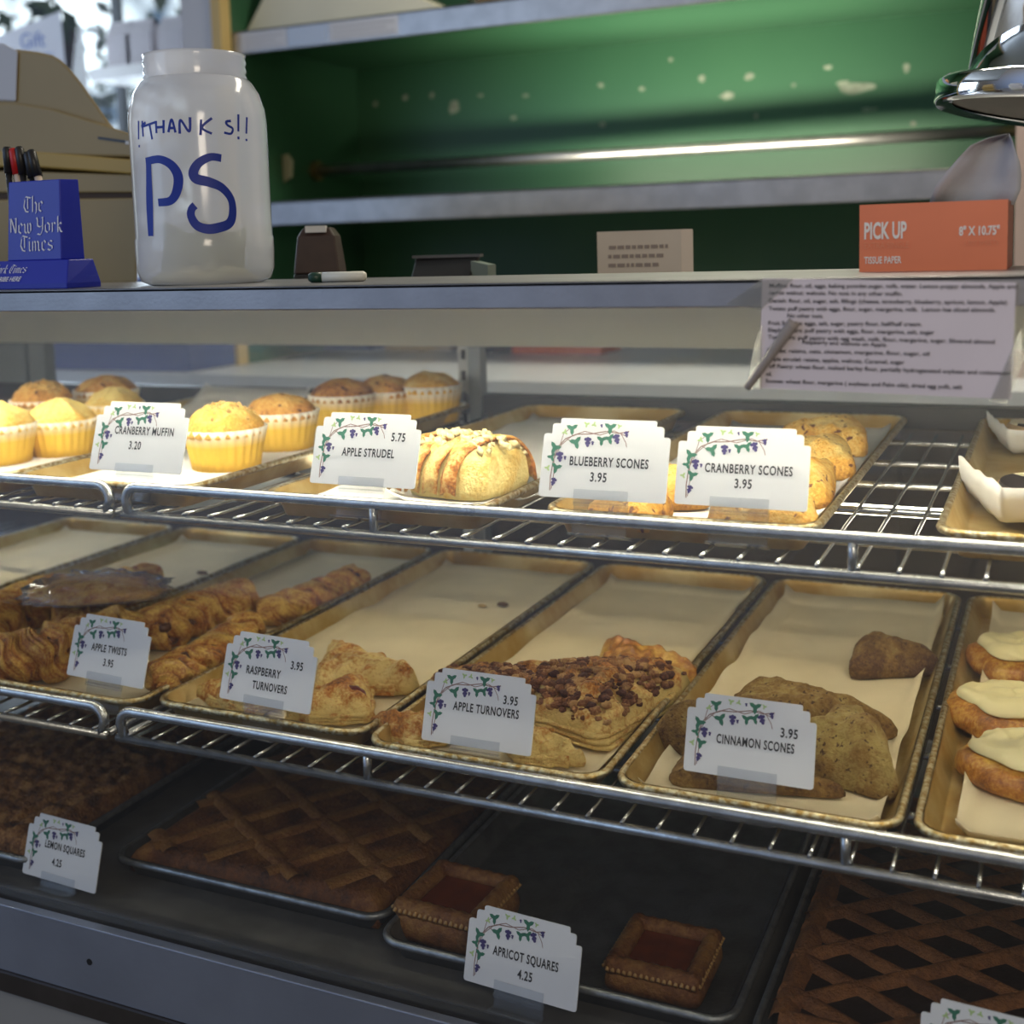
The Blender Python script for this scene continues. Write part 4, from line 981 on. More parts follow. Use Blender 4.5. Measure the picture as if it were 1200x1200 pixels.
def card(label, bl, br, y, floor, lines, tilt=18, rz=0., blank=False):
    a, b_ = ony(*bl, y), ony(*br, y); mid = (a+b_)/2; rise = mid.z-floor; tl = R2(tilt)
    t = thing('price_card', label, 'price card', (mid.x, mid.y-math.tan(tl)*rise, floor), (-tl,0,rz), 'grapevine price cards in the case'); hh = rise/math.cos(tl)
    sc = (b_-a).length/CW
    sc = max(.96, min(1.08, sc))
    m = MB(); m.prism([(x*sc, z_*sc) for x, z_ in OUT], lambda p: (p[0],-.0006,p[1]+hh), lambda p: (p[0],.0006,p[1]+hh)); m.build('card', CARD, t)
    m = MB(); m.add([(x*sc, y_, z_*sc+hh) for x, y_, z_ in VINE.v], VINE.f); m.m = list(VINE.m); m.build('vine_print', [LEAF, LEAFL, GRAPE, STEM], t)
    if lines:
        m = MB()
        for (s, x, yy, h, w) in lines:
            add_text(m, s, lambda X, Y_, x=x, yy=yy: ((-hw+x*CW)*sc+X, -.0009, yy*CH*sc+Y_+hh), h=h*CH*sc, w=w*CW*sc if w else None, bold=.024, spacing=1.12)
        m.build('lettering', INK, t)
    m = MB(); wd = .023; m.box(-wd, wd, .0008, .0022, 0, hh+.016); m.box(-wd, wd, -.0022, -.0010, hh-.004, hh+.0075); m.box(-wd, wd, -.0022, .0022, hh-.006, hh-.003); m.box(-wd, wd, -.010, .022, 0, .0016); m.build('clear_holder', ACRYL, t)
    return t
HT = .112
F1, F2, F3 = Z1+.0055, Z2+.0055, Z3+.0005
card('white grapevine card reading CRANBERRY MUFFIN 3.20', (102,550), (215,556), .90, F1, [('CRANBERRY MUFFIN',.545,.53,HT,.64),('3.20',.47,.32,HT,.13)])
card('white grapevine card reading APPLE STRUDEL 5.75', (363,564), (486,575), .90, F1, [('APPLE STRUDEL',.53,.40,HT,.50),('5.75',.80,.63,HT,.13)])
card('white grapevine card reading BLUEBERRY SCONES 3.95', (631,580), (780,592), .90, F1, [('BLUEBERRY SCONES',.54,.41,HT,.62),('3.95',.47,.22,HT,.13)])
card('white grapevine card reading CRANBERRY SCONES 3.95', (790,590), (946,600), .905, F1, [('CRANBERRY SCONES',.55,.42,HT,.66),('3.95',.52,.24,HT,.13)])
card('white grapevine card reading APPLE TWISTS 3.95', (75,790), (170,808), .885, F2, [('APPLE TWISTS',.50,.45,HT,.46),('3.95',.52,.24,HT,.13)], rz=-.06)
card('white grapevine card reading RASPBERRY TURNOVERS 3.95', (254,817), (365,838), .885, F2, [('RASPBERRY',.45,.42,HT,.38),('TURNOVERS',.54,.22,HT,.38),('3.95',.80,.58,HT,.13)], rz=-.06)
card('white grapevine card reading APPLE TURNOVERS 3.95', (494,868), (622,885), .885, F2, [('APPLE TURNOVERS',.565,.46,HT,.60),('3.95',.78,.63,HT,.13)])
card('white grapevine card reading CINNAMON SCONES 3.95', (801,905), (953,923), .885, F2, [('CINNAMON SCONES',.545,.40,HT,.60),('3.95',.80,.58,HT,.13)])
card('white grapevine card reading LEMON SQUARES 4.25', (24,1024), (114,1046), .862, F3, [('LEMON SQUARES',.53,.50,HT,.54),('4.25',.45,.25,HT,.13)], tilt=16, rz=-.05)
card('white grapevine card reading APRICOT SQUARES 4.25', (541,1150), (677,1184), .855, F3, [('APRICOT SQUARES',.53,.42,HT,.58),('4.25',.54,.21,HT,.13)], tilt=16, rz=-.06)
card('white grapevine card only its top edge visible at the bottom right', (1086,1272), (1240,1312), .855, F3, [], tilt=16, rz=-.06)

# ------------------------------------------------------------------ on the counter
# tip jar
JY = .938; jp = ony(243, 333, JY); JX = jp.x; sJ = pxm(jp); JR = 79*sJ; JH = 260*sJ
jar = thing('tip_jar', 'cloudy plastic tip jar with blue handwriting THANKS on the counter', 'jar', (JX, JY, ZT))
prof = [(JR*.80,0),(JR*.93,.004),(JR*.99,.014),(JR*1.0,.03),(JR*1.0,JH*.20),(JR*.985,JH*.21),(JR*.985,JH*.70),(JR*.97,JH*.76),(JR*.90,JH*.83),(JR*.80,JH*.88),(JR*.74,JH*.895)]
m = MB(); n = 72; vs = []
for r_, z_ in prof: vs += [(r_*math.cos(2*PI*k/n), r_*math.sin(2*PI*k/n), z_) for k in range(n)]
m.add(vs, [(j*n+k, j*n+(k+1)%n, (j+1)*n+(k+1)%n, (j+1)*n+k) for j in range(len(prof)-1) for k in range(n)]+[tuple(range(n))[::-1]]); m.build('body', JAR, jar, True)
m = MB(); nk = [(JR*.72,JH*.89),(JR*.74,JH*.90),(JR*.715,JH*.915),(JR*.735,JH*.93),(JR*.715,JH*.95),(JR*.735,JH*.965),(JR*.72,JH*.985),(JR*.735,JH),(JR*.68,JH),(JR*.67,JH*.90)]; vs = []
for r_, z_ in nk: vs += [(r_*math.cos(2*PI*k/n), r_*math.sin(2*PI*k/n), z_) for k in range(n)]
m.add(vs, [(j*n+k, j*n+(k+1)%n, (j+1)*n+(k+1)%n, (j+1)*n+k) for j in range(len(nk)-1) for k in range(n)]); m.build('threaded_neck', JAR, jar, True)
def onjar(u, v, r_):
    d = Vector(ray(u, v)); a = d.x**2+d.y**2; bq = -2*(d.x*JX+d.y*JY); cq = JX**2+JY**2-r_**2
    dd = bq*bq-4*a*cq
    s = (-bq-math.sqrt(max(dd,0)))/(2*a); return d*s-Vector((JX,JY,ZT))
def marker(name, strokes, w, parent):
    m = MB()
    for st in strokes:
        pts = []; e_ = [st[0]]+list(st)+[st[-1]]
        for i in range(1, len(e_)-2):                                # smooth hand movement through the points
            p_ = [Vector((*q_, 0)) for q_ in e_[i-1:i+3]]; k_ = max(3, int((p_[2]-p_[1]).length/1.5))
            for j in range(k_):
                t_ = j/k_; c_ = .5*((2*p_[1])+(p_[2]-p_[0])*t_+(2*p_[0]-5*p_[1]+4*p_[2]-p_[3])*t_**2+(3*p_[1]-p_[0]-3*p_[2]+p_[3])*t_**3); pts.append((c_.x, c_.y))
        pts.append(st[-1]); P3 = [onjar(a, b_, JR*.992) for a, b_ in pts]; vs = []
        for i, p_ in enumerate(P3):
            d = (P3[min(i+1,len(P3)-1)]-P3[max(i-1,0)]).normalized(); nrm = Vector((p_.x,p_.y,0)).normalized(); s_ = d.cross(nrm).normalized()*(w*sJ/2*(.92+.12*math.sin(i*.11+w)))
            vs += [p_-s_, p_+s_]
        m.add(vs, [(2*i, 2*i+1, 2*i+3, 2*i+2) for i in range(len(P3)-1)])
    return m.build(name, MARK, parent)
q3 = lambda L: [(a/3, b_/3) for a, b_ in L]
marker('handwriting', [q3(s) for s in ([(487,425),(487,490)],[(489,510),(490,518)],[(500,425),(503,480)],[(512,430),(498,445),(545,430)],[(525,435),(535,490)],[(548,425),(550,468)],[(575,422),(575,468)],[(550,448),(575,446)],[(592,465),(603,420),(617,466)],[(596,450),(614,450)],[(632,470),(634,422),(665,462),(668,412)],[(705,475),(707,420)],[(745,415),(710,448),(745,470)],[(812,425),(795,428),(800,440),(818,452),(812,470),(788,466)],[(838,402),(838,462)],[(838,480),(839,490)],[(868,412),(866,470)],[(866,488),(867,496)])], 3.2, jar)
marker('big_letters', [q3(s) for s in ([(522,565),(524,640),(526,720),(530,830)],[(512,568),(560,560),(602,580),(626,620),(622,670),(600,705),(556,712)],[(778,556),(740,552),(700,572),(680,604),(690,628),(735,640),(780,660),(812,700),(818,750),(806,785),(770,800),(730,805),(692,792),(672,760),(674,735),(686,722)])], 10.5, jar)
bn = thing('banknote', 'green folded banknote at the bottom of the tip jar', 'banknote', (JX, JY-.01, ZT+.004), (0,0,.2))
m = MB(); vs = []
for j in range(9):
    for i in range(13):
        x = -.045+.09*i/12; z_ = .05*j/8; vs.append((x*.9, .012*math.sin(i*.6)+.01*j/8, z_+.006*math.sin(i*.9+j)))
m.add(vs, [(j*13+i, j*13+i+1, (j+1)*13+i+1, (j+1)*13+i) for j in range(8) for i in range(12)]); o = m.build('note', mat('money_green', lin((150,160,112)), .7, 0, .35, 90), bn, True); o.modifiers.new('t','SOLIDIFY').thickness = .0003
b2 = thing('banknote', 'pale yellow folded banknote lying flat in the tip jar', 'banknote', (JX, JY, ZT+.002), (0,0,-.5))
m = MB(); m.lathe([(JR*.70,0),(JR*.74,.004),(JR*.6,.010),(JR*.3,.013)], 40, fn=lambda a,j,r_,z_: (r_*(1+.12*math.sin(3*a)), z_+.003*(j>0)*math.sin(5*a))); m.build('folds', mat('pale_note', lin((206,200,150)), .7, 0, .3, 60), b2, True)

# newspaper-blue pen holder
NY = .866; a0 = ony(1, 305, NY); a1 = ony(86, 338, NY)
ph = thing('pen_holder', 'blue plastic newspaper pen holder on the counter at far left', 'pen holder', ((a0.x+a1.x)/2, NY, ZT)); hx = ph.location.x
L0 = ony(9,305,NY).x-hx; L1 = ony(4,211,NY).x-hx; R0 = ony(72,305,NY).x-hx; R1 = ony(64,211,NY).x-hx; zc0 = ony(40,305,NY).z-ZT; zc1 = ony(40,211,NY).z-ZT
m = MB()
lo = [(L0,0,zc0),(R0,0,zc0),(R0+.006,.024,zc0),(L0,.024,zc0)]; hi = [(L1,.006,zc1),(R1,.006,zc1),(R1+.006,.024,zc1),(L1,.024,zc1)]
inn = [(L1+.004,.010,zc1),(R1-.002,.010,zc1),(R1+.003,.021,zc1),(L1+.004,.021,zc1)]; ind = [(L1+.004,.010,zc0+.01),(R1-.002,.010,zc0+.01),(R1+.001,.021,zc0+.01),(L1+.004,.021,zc0+.01)]
m.loft([lo,hi,inn,ind]); m.build('cup', BLUE, ph, bevel=.0012)
B0 = ony(-40,338,NY).x-hx; B1 = ony(92,338,NY).x-hx; B2 = ony(82,306,NY).x-hx
m = MB(); m.loft([[(B0,-.014,0),(B1,-.014,0),(B1,.030,0),(B0,.030,0)],[(B0,-.014,.005),(B1,-.014,.005),(B1,.030,.005),(B0,.030,.005)],[(B0+.006,-.002,zc0),(B2,-.002,zc0),(B2+.002,.028,zc0),(B0+.006,.028,zc0)]]); m.build('base', BLUE, ph, bevel=.001)
GLY = {'T': (.62,[[(.02,.80),(.2,.98),(.62,.88)],[(.36,.9),(.36,.2)],[(.12,.78),(.04,.35),(.2,.05),(.42,.0),(.6,.14)]]),
 'h': (.5,[[(.1,1),(.1,.0)],[(.1,.45),(.3,.62),(.42,.5),(.42,.05),(.34,-.12)]]),
 'e': (.46,[[(.08,.55),(.08,.12),(.25,.0),(.40,.1)],[(.08,.52),(.25,.65),(.38,.5),(.1,.3)]]),
 'N': (.68,[[(.12,.95),(.12,.1),(.0,.0)],[(.02,.92),(.16,.95),(.52,.06)],[(.46,.95),(.58,.98),(.56,.04)]]),
 'w': (.66,[[(.0,.6),(.08,.52),(.08,.1),(.2,.0),(.32,.12)],[(.32,.64),(.32,.1),(.45,.0),(.58,.15),(.58,.5),(.5,.64)]]),
 'Y': (.62,[[(.02,.98),(.1,.82),(.1,.45),(.3,.36),(.5,.45)],[(.44,.95),(.54,.98),(.52,.2),(.35,-.12),(.08,-.06)]]),
 'o': (.5,[[(.08,.5),(.08,.12),(.25,0),(.42,.12),(.42,.5),(.25,.63),(.08,.5)]]),
 'r': (.4,[[(.02,.56),(.1,.6),(.1,.02)],[(.1,.5),(.25,.62),(.36,.52)]]),
 'k': (.48,[[(.1,1),(.1,0)],[(.1,.35),(.3,.62),(.38,.5),(.12,.3)],[(.2,.33),(.34,.05),(.46,0)]]),
 'i': (.24,[[(.02,.56),(.1,.6),(.1,.05),(.2,0)],[(.07,.84),(.15,.78)]]),
 'm': (.74,[[(.02,.56),(.08,.6),(.08,.0)],[(.08,.5),(.24,.62),(.32,.5),(.32,0)],[(.32,.5),(.48,.62),(.58,.5),(.58,.05),(.68,0)]]),
 's': (.46,[[(.40,.56),(.25,.63),(.08,.5),(.1,.38),(.40,.26),(.40,.1),(.22,0),(.04,.1)]]), ' ': (.28,[])}
def blackletter(m, s, fn, h, nib=.11, nang=R2(38)):
    wtot = sum(GLY[c_][0]+.06 for c_ in s); x = -wtot/2; nx, ny = math.cos(nang)*nib/2, math.sin(nang)*nib/2
    for c_ in s:
        for st in GLY[c_][1]:
            for (a, b_), (c2, d2) in zip(st, st[1:]):
                m.add([fn((x+p_)*h, q_*h) for p_, q_ in ((a-nx,b_-ny),(c2-nx,d2-ny),(c2+nx,d2+ny),(a+nx,b_+ny))], [(0,1,2,3)])
        x += GLY[c_][0]+.06
m = MB()
def face(x, z_):
    k_ = (z_-zc0)/(zc1-zc0); return (x, .006*k_-.0007, z_)
sN = pxm(ony(40,260,NY))
cxN = ony(37,250,NY).x-hx
for s, v, h, du in (('The',252,20,0),('New York',277,20,3),('Times',300-2,20,4)):
    zz_ = ony(40, v-4, NY).z-ZT; blackletter(m, s, lambda X, Y_, zz_=zz_, du=du: face(cxN+du*sN+X, zz_+Y_), h*sN*.92)
m.build('masthead', WHITEINK, ph)
m = MB()
def bface(x, z_): 
    k_ = (z_-.005)/(zc0-.005); return (x, -.014+.012*k_-.0009, z_)
blackletter(m, 'The New York Times', lambda X, Y_: bface(ony(47,325,NY).x-hx-.047+X+Y_*.2, .0155+Y_), .0078, nib=.13)
add_text(m, 'SUBSCRIBE HERE', lambda X, Y_: bface(ony(36,333,NY).x-hx+X+Y_*.2, .0078+Y_), h=.0042, align='R', bold=.02)
m.build('base_lettering', WHITEINK, ph)
PG = 'pens in the blue holder'
for k, (u0, v0, u1, v1, mt, mt2, lab) in enumerate(((14,235,8,172,'b','b','black pen standing left in the blue holder'),(30,235,15,174,'w','r','white pen with red cap leaning left in the blue holder'),(36,240,22,172,'b','b','black pen in the middle of the blue holder'),(50,240,32,178,'b','b','black pen right of the middle in the blue holder'),(60,240,36,176,'w','b','white pen with black cap leaning right in the blue holder'))):
    b0 = ony(u0+4, v0+40, NY+.014); b1 = ony(u1, v1, NY+.014+.0012*k); b0.z = max(b0.z, ZT+zc0+.013)
    t = thing('pen', lab, 'pen', b0, (0,0,0), PG); d = b1-b0
    PM = {'b': BLACK, 'w': mat('ivory_plastic', lin((214,196,180)), .4), 'r': mat('red_plastic', lin((190,30,30)), .4)}
    m = MB(); m.tube([(0,0,0), d*.72], .0036, 12); m.build('barrel', PM[mt], t, True)
    m = MB(); m.tube([d*.70, d*.97, d], [.0046,.0044,.003], 12); m.build('cap', PM[mt2], t, True)
m = MB(); q = ony(-6, 330, .885); m.box(-.02,.010,-.0008,.0008,0,.075); o = m.build('leaflet', mat('pale_leaflet', (.66,.72,.66), .6), None, loc=(ony(-14,300,.945).x, .945, ZT)); o.rotation_euler = (-.05,0,.1); tag(o, 'pale leaflet standing behind the blue pen holder at the left edge', 'leaflet')

# cash register
RY = 1.16
def rp2(u, v): q_ = ony(u, v, RY); return (q_.x, q_.z)
rb_ = rp2(70, 330); reg = thing('cash_register', 'beige cash register behind the pen holder and tip jar', 'cash register', (rb_[0], RY, ZR)); ox, oz = rb_[0], ZR
RD = Vector(ray(20, 240)); RD.z = 0; RD.normalize()                      # the register stands turned, its flank square to the aisle
def profile(name, px, y0, y1, m_, bevel=.003):
    m = MB(); pl = [rp2(*q_) for q_ in px]; m.prism(pl, lambda p: (p[0]-ox+RD.x*y0, RD.y*y0, max(p[1]-oz,.0005)), lambda p: (p[0]-ox+RD.x*y1, RD.y*y1, max(p[1]-oz,.0005))); return m.build(name, m_, reg, bevel=bevel)
profile('hood', [(-150,62),(20,57),(45,60),(62,64),(72,70),(82,80),(96,97),(112,120),(128,143),(142,158),(160,160),(160,176),(-150,160)], 0, .26, KRAFT, .004)
profile('display_face', [(-150,57),(4,51),(21,60),(19,119),(-150,112)], -.004, .02, mat('register_white', (.58,.58,.60), .5), .002)
profile('body', [(-150,124),(18,121),(60,128),(120,146),(160,160),(160,185),(-150,178)], -.010, .27, KRAFT, .003)
profile('yellow_band', [(-150,178),(38,178),(160,188),(160,205),(38,196),(-150,196)], -.012, .27, BEIGEY, .002)
profile('lower_body', [(-150,196),(160,205),(160,226),(-150,226)], -.006, .27, KRAFT, .002)
profile('drawer', [(-150,236),(160,232),(160,332),(-150,340)], -.008, .27, KRAFT, .003)
profile('drawer_gap', [(-150,226),(160,226),(160,233),(-150,237)], 0, .26, mat('shadow_gap', lin((70,52,34)), .7), 0)
profile('paper_slot', [(114,161),(150,166),(150,169),(114,164)], -.0115, 0, BLACK, 0)
profile('stub', [(146,166),(160,168),(160,171),(146,170)], -.012, -.009, WHITE, 0)

# dark tapered block, marker, tablet, small sign
p = ony(363, 328, 1.085); p.z = ZR
s_ = pxm(p); t = thing('card_reader', 'dark brown tapered plastic block behind the marker pen', 'device', (p.x, p.y+.02, ZR), (0,0,.40))
m = MB(); w0 = 27*s_; w1 = 22*s_; h1 = 52*s_; h2 = ony(363,267,1.105).z-ZR
m.loft([[(-w0,-.02,0),(w0,-.02,0),(w0,.03,0),(-w0,.03,0)],[(-w0,-.02,h1*.6),(w0,-.02,h1*.6),(w0,.03,h1*.6),(-w0,.03,h1*.6)]]); m.build('base', BLACK, t, bevel=.002)
m = MB(); m.loft([[(-w0,-.02,h1*.6),(w0,-.02,h1*.6),(w0,.03,h1*.6),(-w0,.03,h1*.6)],[(-w1,-.014,h2*.88),(w1,-.014,h2*.88),(w1,.026,h2*.88),(-w1,.026,h2*.88)],[(-w1*.7,-.008,h2),(w1*.7,-.008,h2),(w1*.7,.022,h2),(-w1*.7,.022,h2)]]); m.build('cover', BROWNP, t, bevel=.002)
m = MB(); m.box(-12*s_,12*s_,-.0155,-.005,h2*.93,h2*1.02); m.build('white_label', WHITE, t)
a = onz(362, 331, ZT+.004); b_ = onz(424, 322, ZT+.006); a *= .90/a.y*1.0; b_ = a+Vector((.048,.018,.003))
t = thing('marker_pen', 'white marker pen with dark green cap lying on the counter', 'pen', (a.x, a.y, ZT+.0048)); d = (b_-a); d.z = 0
m = MB(); m.tube([d*.22, d*.95, d], [.0046,.0046,.003], 14); m.build('barrel', mat('marker_white', lin((226,226,214)), .4), t, True)
m = MB(); m.tube([(0,0,0), d*.05, d*.24], [.003,.0046,.0047], 14); m.build('cap', mat('dark_green_cap', lin((20,60,48)), .4), t, True)
p = ony(505, 325, 1.12); s_ = pxm(p)
t = thing('tablet_stand', 'black tilted tablet on the counter in front of the green wall', 'tablet', (p.x, 1.12, ZR), (0,0,0)); dz_ = ony(505,299,1.17).z-ZR-30*s_
m = MB(); m.loft([[(-34*s_,0,.002),(38*s_,0,.002),(38*s_,.03,.002),(-34*s_,.03,.002)],[(-50*s_,.05,dz_+28*s_),(36*s_,.05,dz_+30*s_),(36*s_,.056,dz_+30*s_),(-50*s_,.056,dz_+28*s_)]]); m.build('housing', BLACK, t, bevel=.0015)
m = MB(); m.box(-52*s_,40*s_,.045,.054,dz_+26.5*s_,dz_+30*s_); m.build('top_edge', mat('grey_bezel', (.12,.12,.12), .35), t)
m = MB(); m.prism([(36*s_,dz_+22*s_),(58*s_,dz_+17*s_),(58*s_,4*s_),(36*s_,4*s_)], lambda q_: (q_[0],.03,q_[1]), lambda q_: (q_[0],.05,q_[1])); m.build('side_reader', mat('grey_green_plastic', lin((110,124,116)), .4), t)
p = ony(755, 318, 1.25); s_ = pxm(p); W2 = 58*s_; H2 = ony(755,270,1.25).z-ZR
t = thing('counter_sign', 'small cream printed notice standing on the counter before the green wall', 'sign', (p.x, 1.25, ZR))
m = MB(); m.box(-W2,W2,0,.002,.0005,H2); m.build('sheet', mat('cream_notice', lin((214,200,178)), .6, 0, .05, 20), t)
m = MB(); m.box(W2*.78,W2*1.02,-.001,0,.0005,H2*.985); m.build('folded_edge', mat('notice_edge', lin((226,208,182)), .5), t)
m = MB()
for r_, (x0, x1) in enumerate(((-.74,.50),(-.76,.42),(-.76,.34))):
    x = x0; rs = random.Random(r_)
    while x < x1:
        w = rs.uniform(.05,.16); m.box(x*W2, min(x+w,x1)*W2, -.0008, 0, H2*(.70-.15*r_), H2*(.76-.15*r_)); x += w+.04
m.build('print_lines', mat('faded_print', lin((150,136,124)), .7), t)
m = MB(); m.box(-W2*.5,W2*.5,.002,.03,.0005,.003); m.build('foot', ACRYL, t)
p = onz(330, 195, .1); p = Vector(ray(327, 198)); p = p*(2.17/p[1])
m = MB(); s_ = pxm(p); m.prism([(-9*s_,-18*s_),(9*s_,-12*s_),(12*s_,8*s_),(3*s_,17*s_),(-9*s_,16*s_)], lambda q_: (q_[0],-.001,q_[1]), lambda q_: (q_[0],.001,q_[1]))
q = onx(330, 197, -1.636); o = m.build('paper_scrap', mat('cream_scrap', lin((196,184,152)), .7), None, loc=(-1.6345, q.y, q.z)); o.rotation_euler = (0,0,-.35); tag(o, 'cream paper scrap taped to the dark green side wall', 'paper')
o.location.x = -1.637+9.5*s_

# tissue box with pick-up sheets
BY = .955; c0 = ony(1007, 318, BY); c1 = ony(1180, 318, BY); zt_ = ony(1090, 237, BY).z
bw = c1.x-c0.x; bh = zt_-ZT; bd = .115
t = thing('tissue_box', 'orange carton of pick up tissue sheets on the counter at right', 'box', ((c0.x+c1.x)/2, BY, ZT))
m = MB(); m.add([(-bw/2,0,0),(bw/2,0,0),(bw/2,0,bh),(-bw/2,0,bh),(-bw/2,bd,0),(bw/2,bd,0),(bw/2,bd,bh),(-bw/2,bd,bh)], [(0,1,2,3)], 0)
m.add([(-bw/2,0,0),(bw/2,0,0),(bw/2,0,bh),(-bw/2,0,bh),(-bw/2,bd,0),(bw/2,bd,0),(bw/2,bd,bh),(-bw/2,bd,bh)], [(1,5,6,2),(4,0,3,7),(5,4,7,6),(3,2,6,7),(0,4,5,1)], 1)
m.build('carton', [ORANGE, ORANGED], t)
sb = bw/173
P = lambda u, v: ((u-1007)*sb-bw/2, (318-v)*sb*bh/(81*sb))
m = MB()
x, z_ = P(1013,278); add_text(m, 'PICK UP', lambda X, Y_: (x+X, -.0007, z_+Y_), h=20*sb, w=51*sb, align='L', bold=.03)
m.build('lettering', mat('carton_white', (.85,.82,.78), .5), t); m = MB()
x3, z3 = P(1013,308); add_text(m, 'TISSUE PAPER', lambda X, Y_: (x3+X, -.0007, z3+Y_), h=8.5*sb, w=45*sb, align='L', bold=.02)
m.build('lettering', mat('carton_white', (.85,.82,.78), .5), t); m = MB()
x4, z4 = P(1171,277); add_text(m, '8" X 10.75"', lambda X, Y_: (x4+X, -.0007, z4+Y_), h=10.5*sb, w=46*sb, align='R', bold=.03)
m.build('lettering', mat('carton_white', (.85,.82,.78), .5), t)
m = MB(); x5, z5 = P(1013,290); add_text(m, 'EXTRA SINGLE', lambda X, Y_: (x5+X, -.0007, z5+Y_), h=8*sb, w=54*sb, align='L', bold=.0)
m.build('lettering', mat('carton_pink', lin((232,150,112)), .5), t); m = MB()
x6, z6 = P(1170,289); add_text(m, '1,000 SHEETS', lambda X, Y_: (x6+X, -.0007, z6+Y_), h=6*sb, w=38*sb, align='R', bold=.0)
m.build('lettering', mat('carton_pink', lin((232,150,112)), .5), t)
m = MB(); m.box(-bw*.38, bw*.38, bd*.35, bd*.62, bh-.001, bh+.0004); m.build('slot', DARK, t)
# the sheet standing out of the box
p0 = t.location
g = thing('tissue_sheet', 'grey white tissue sheet standing out of the orange carton', 'paper', (p0.x, BY+bd*.48, ZT+bh))
yy = BY+bd*.48
K = [((1089,238),(1188,240)),((1096,220),(1196,222)),((1108,203),(1197,204)),((1122,186),(1195,190)),((1137,171),(1190,176)),((1158,162),(1186,164)),((1180,157),(1182,156.5))]
m = MB(); n = 14; vs = []
for j, (a_, b_) in enumerate(K):
    for i in range(n+1):
        q = ony(a_[0]+(b_[0]-a_[0])*i/n, a_[1]+(b_[1]-a_[1])*i/n, yy)
        vs.append((q.x-g.location.x, .014*math.sin(i/n*PI)*(.5+.1*j)+.006*noise.noise(Vector((i*.3,j*.5,2))), max(q.z-g.location.z,-.004 if j == 0 else .0)))
m.add(vs, [(j*(n+1)+i, j*(n+1)+i+1, (j+1)*(n+1)+i+1, (j+1)*(n+1)+i) for j in range(len(K)-1) for i in range(n)])
o = m.build('sheet', PAPER_GREY, g, True); o.modifiers.new('t', 'SOLIDIFY').thickness = .0004

# chrome canister hanging at upper right
CYc = 1.22; q = ony(1100, 98, CYc); RR = .20
t = thing('hanging_canister', 'chrome cylinder with a flared round base hanging at upper right', 'canister', (q.x+RR*.97, CYc, q.z-.022-RR*math.sin(.14)), (0,.14,0))
m = MB(); R1_ = RR*.875
m.lathe([(R1_,.0246),(R1_*.97,.36),(R1_*.96,.37)], 96); m.build('cylinder', CHROME, t, True)
m = MB(); n = 96; pf = [(RR*.92,.004),(RR*.985,0),(RR,.004),(RR,.021),(RR*.988,.0245),(RR*.86,.0246)]; vs = []
for r_, z_ in pf: vs += [(r_*math.cos(2*PI*k/n), r_*math.sin(2*PI*k/n), z_) for k in range(n)]
m.add(vs, [(j*n+k, j*n+(k+1)%n, (j+1)*n+(k+1)%n, (j+1)*n+k) for j in range(len(pf)-1) for k in range(n)]); m.build('flared_rim', CHROME, t, True)
m = MB(); m.lathe([(RR*.94,.006),(RR*.94,.009)], 72); m.build('underside', mat('dull_underside', lin((96,88,76)), .5, .4, .3, 12), t)
m = MB(); m.box(-.025,.025,-.025,.025,.0045,.006); o = m.build('sticker', mat('cream_sticker', lin((196,184,150)), .6), t, loc=(-.055,-.03,0)); o.rotation_euler = (0,0,.6)
m = MB(); m.tube([(0,0,.36),(0,0,(1.2-t.location.z)/math.cos(.14)-.004)], .008, 10); m.build('hanging_rod', STEEL, t, True)

# ingredient notice taped to the glass
YP = YG-.0095
pa = ony(893,326,YP); pb = ony(1191,331,YP); pc = ony(1185,468,YP); pd = ony(890,455,YP)
nb = thing('ingredient_notice', 'lilac grey printed ingredient sheet taped to the case glass at right', 'notice', ((pa.x+pb.x)/2, YP, pd.z)); ox2 = nb.location.x; oz2 = nb.location.z
m = MB(); m.prism([(pd.x,pd.z),(pc.x,pc.z),(pb.x,pb.z),(pa.x,pa.z)], lambda q_: (q_[0]-ox2,0,q_[1]-oz2), lambda q_: (q_[0]-ox2,.0008,q_[1]-oz2)); m.build('sheet', PAPER_LILAC, nb)
LN = [('Muffins: flour, oil, eggs, baking powder,sugar, milk, water. Lemon poppy: almonds, Apple and',178,92,1172,96),('carrot walnut: walnuts. No nuts in any other muffin.',176,120,712,125),
('Danish: flour, oil, sugar, salt, fillings (cheese, strawberry, blueberry, apricot, lemon, Apple)',176,152,1131,160),('Twists: puff pastry with eggs, flour, sugar, margarine, milk.  Lemon has sliced almonds.',175,184,1086,190),
('No other nuts.',250,212,394,214),('Fruit Squares: eggs, salt, sugar, pastry flour, half/half cream.',174,242,790,247),('Elephant ears: puff pastry with eggs, flour, margarine, salt, sugar',173,270,840,280),
('Turnovers: puff pastry with egg wash, milk, flour, margarine, sugar. Slivered almond',172,298,1082,318),('Raspberry and walnuts on Apple.',310,318,650,330),('Scones: raisins, oats, cinnamon, margarine, flour, sugar, oil',168,352,820,366),
('Apple strudel: raisins, apples, walnuts, Caramel, sugar',166,385,720,400),('Puff Pastry: wheat flour, malted barley flour, partially hydrogenated soybean and cottonseed',165,414,1148,444),('oil.',164,446,188,447),('Scones: wheat flour, margarine ( soybean and Palm oils), dried egg yolk, salt',163,474,952,500)]
m = MB()
for s, x0, y0_, x1, y1_ in LN:
    A = ony(850+x0/3.4286, 310+y0_/3.4286, YP); B = ony(850+x1/3.4286, 310+y1_/3.4286, YP); d = (B-A); L = d.length; d.normalize(); up = Vector((-d.z,0,d.x))
    add_text(m, s, lambda X, Y_: tuple(Vector((A.x-ox2,-.0006,A.z-oz2))+d*X+up*Y_), h=4.6*pxm(A), w=L, align='L', bold=.012)
m.build('lettering', INK, nb)
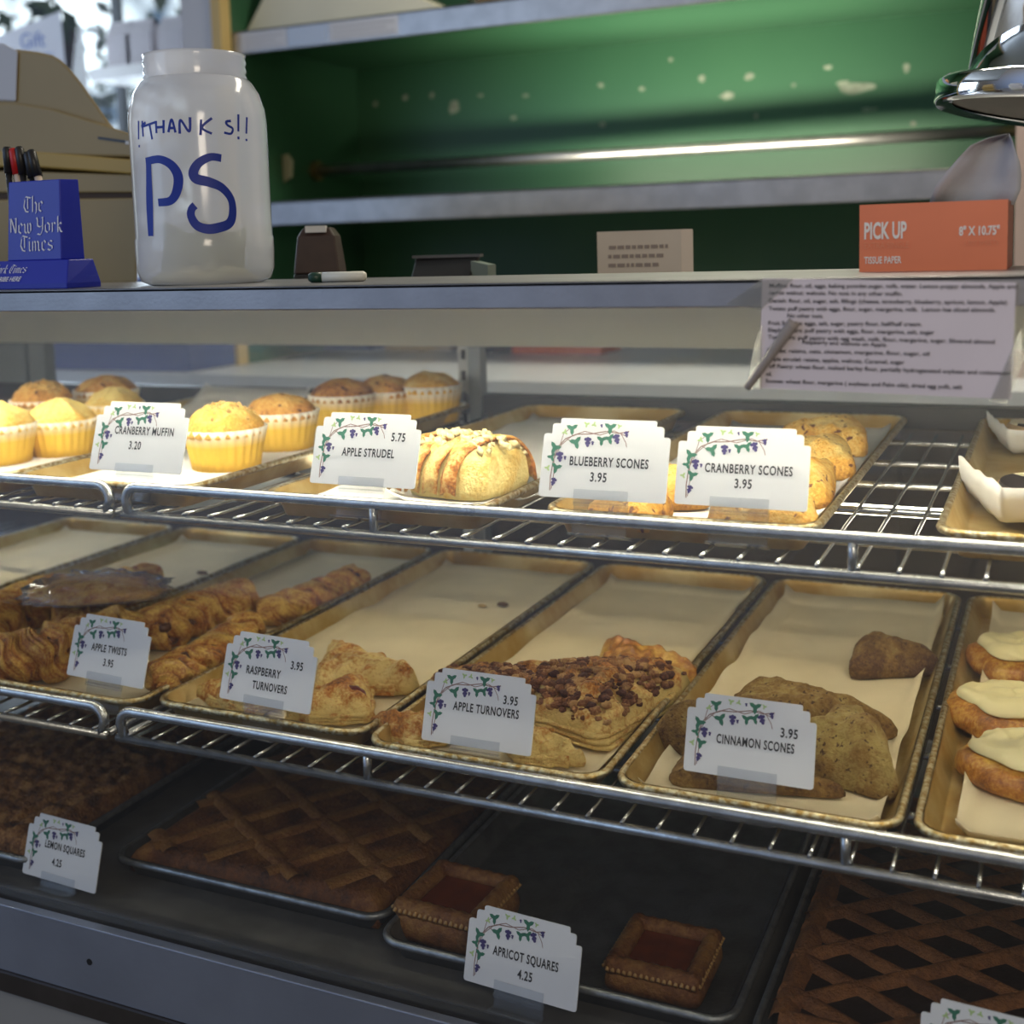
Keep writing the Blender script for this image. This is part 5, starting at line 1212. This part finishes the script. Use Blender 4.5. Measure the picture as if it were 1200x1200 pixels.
m = MB(); A = ony(877,454,YP); B = ony(933,376,YP); d = (B-A); n = 8; vs = []
prp = Vector((-d.z,0,d.x)).normalized(); Rr = .0036
for i in range(13):
    s = i/12; c_ = A+d*s
    for k in range(n+1):
        a_ = PI*1.5*k/n; vs.append((c_.x-ox2+prp.x*Rr*(.7+.5*s)*math.cos(a_), -.0045-Rr*math.sin(a_)*.9, c_.z-oz2+prp.z*Rr*(.7+.5*s)*math.cos(a_)))
m.add(vs, [(i*(n+1)+k, i*(n+1)+k+1, (i+1)*(n+1)+k+1, (i+1)*(n+1)+k) for i in range(12) for k in range(n)]); o = m.build('curled_flap', mat('flap_grey', lin((150,142,138)), .6, 0, .15, 80), nb, True); o.modifiers.new('t','SOLIDIFY').thickness = .0004
for pl in ([(850,357),(893,327),(930,327),(893,362)],[(1160,470),(1196,385),(1200,420),(1180,474)],[(875,456),(893,456),(893,380),(885,400)]):
    q_ = [ony(*w_, YP) for w_ in pl]; m = MB(); m.prism([(w_.x-ox2,w_.z-oz2) for w_ in q_], lambda p_: (p_[0],-.0012,p_[1]), lambda p_: (p_[0],-.0009,p_[1])); m.build('tape', TAPE, nb)

# ------------------------------------------------------------------ pieces that belong to a part hang under that part
SUB = {'vine_print': ('card',), 'lettering': ('card','sheet','carton'), 'handwriting': ('body',), 'big_letters': ('body',), 'crumb_topping': ('muffin_top',),
       'nut_topping': ('pastry',), 'jam': ('pastry',), 'masthead': ('cup',), 'base_lettering': ('base',), 'fold': ('bag',), 'mullion': ('window_frame',), 'print_lines': ('sheet',),
       'standard_slots': ('shelf_standard',), 'crimped_ridge': ('border_crust',), 'almond_crumbs': ('filling',), 'paper_slot': ('body',), 'white_label': ('cover',), 'sticker': ('underside',), 'curled_flap': ('sheet',)}
base_ = lambda o: o.name.split('.')[0]
for o in list(SC.objects):
    if o.parent and o.parent.parent is None and base_(o) in SUB:
        for q_ in list(o.parent.children):
            if q_ is not o and base_(q_) in SUB[base_(o)]:
                o.location = o.location-q_.location; o.parent = q_; break

# ------------------------------------------------------------------ lift everything to its height above the floor
for o in list(SC.objects):
    if o.parent is None: o.location.z += EYE
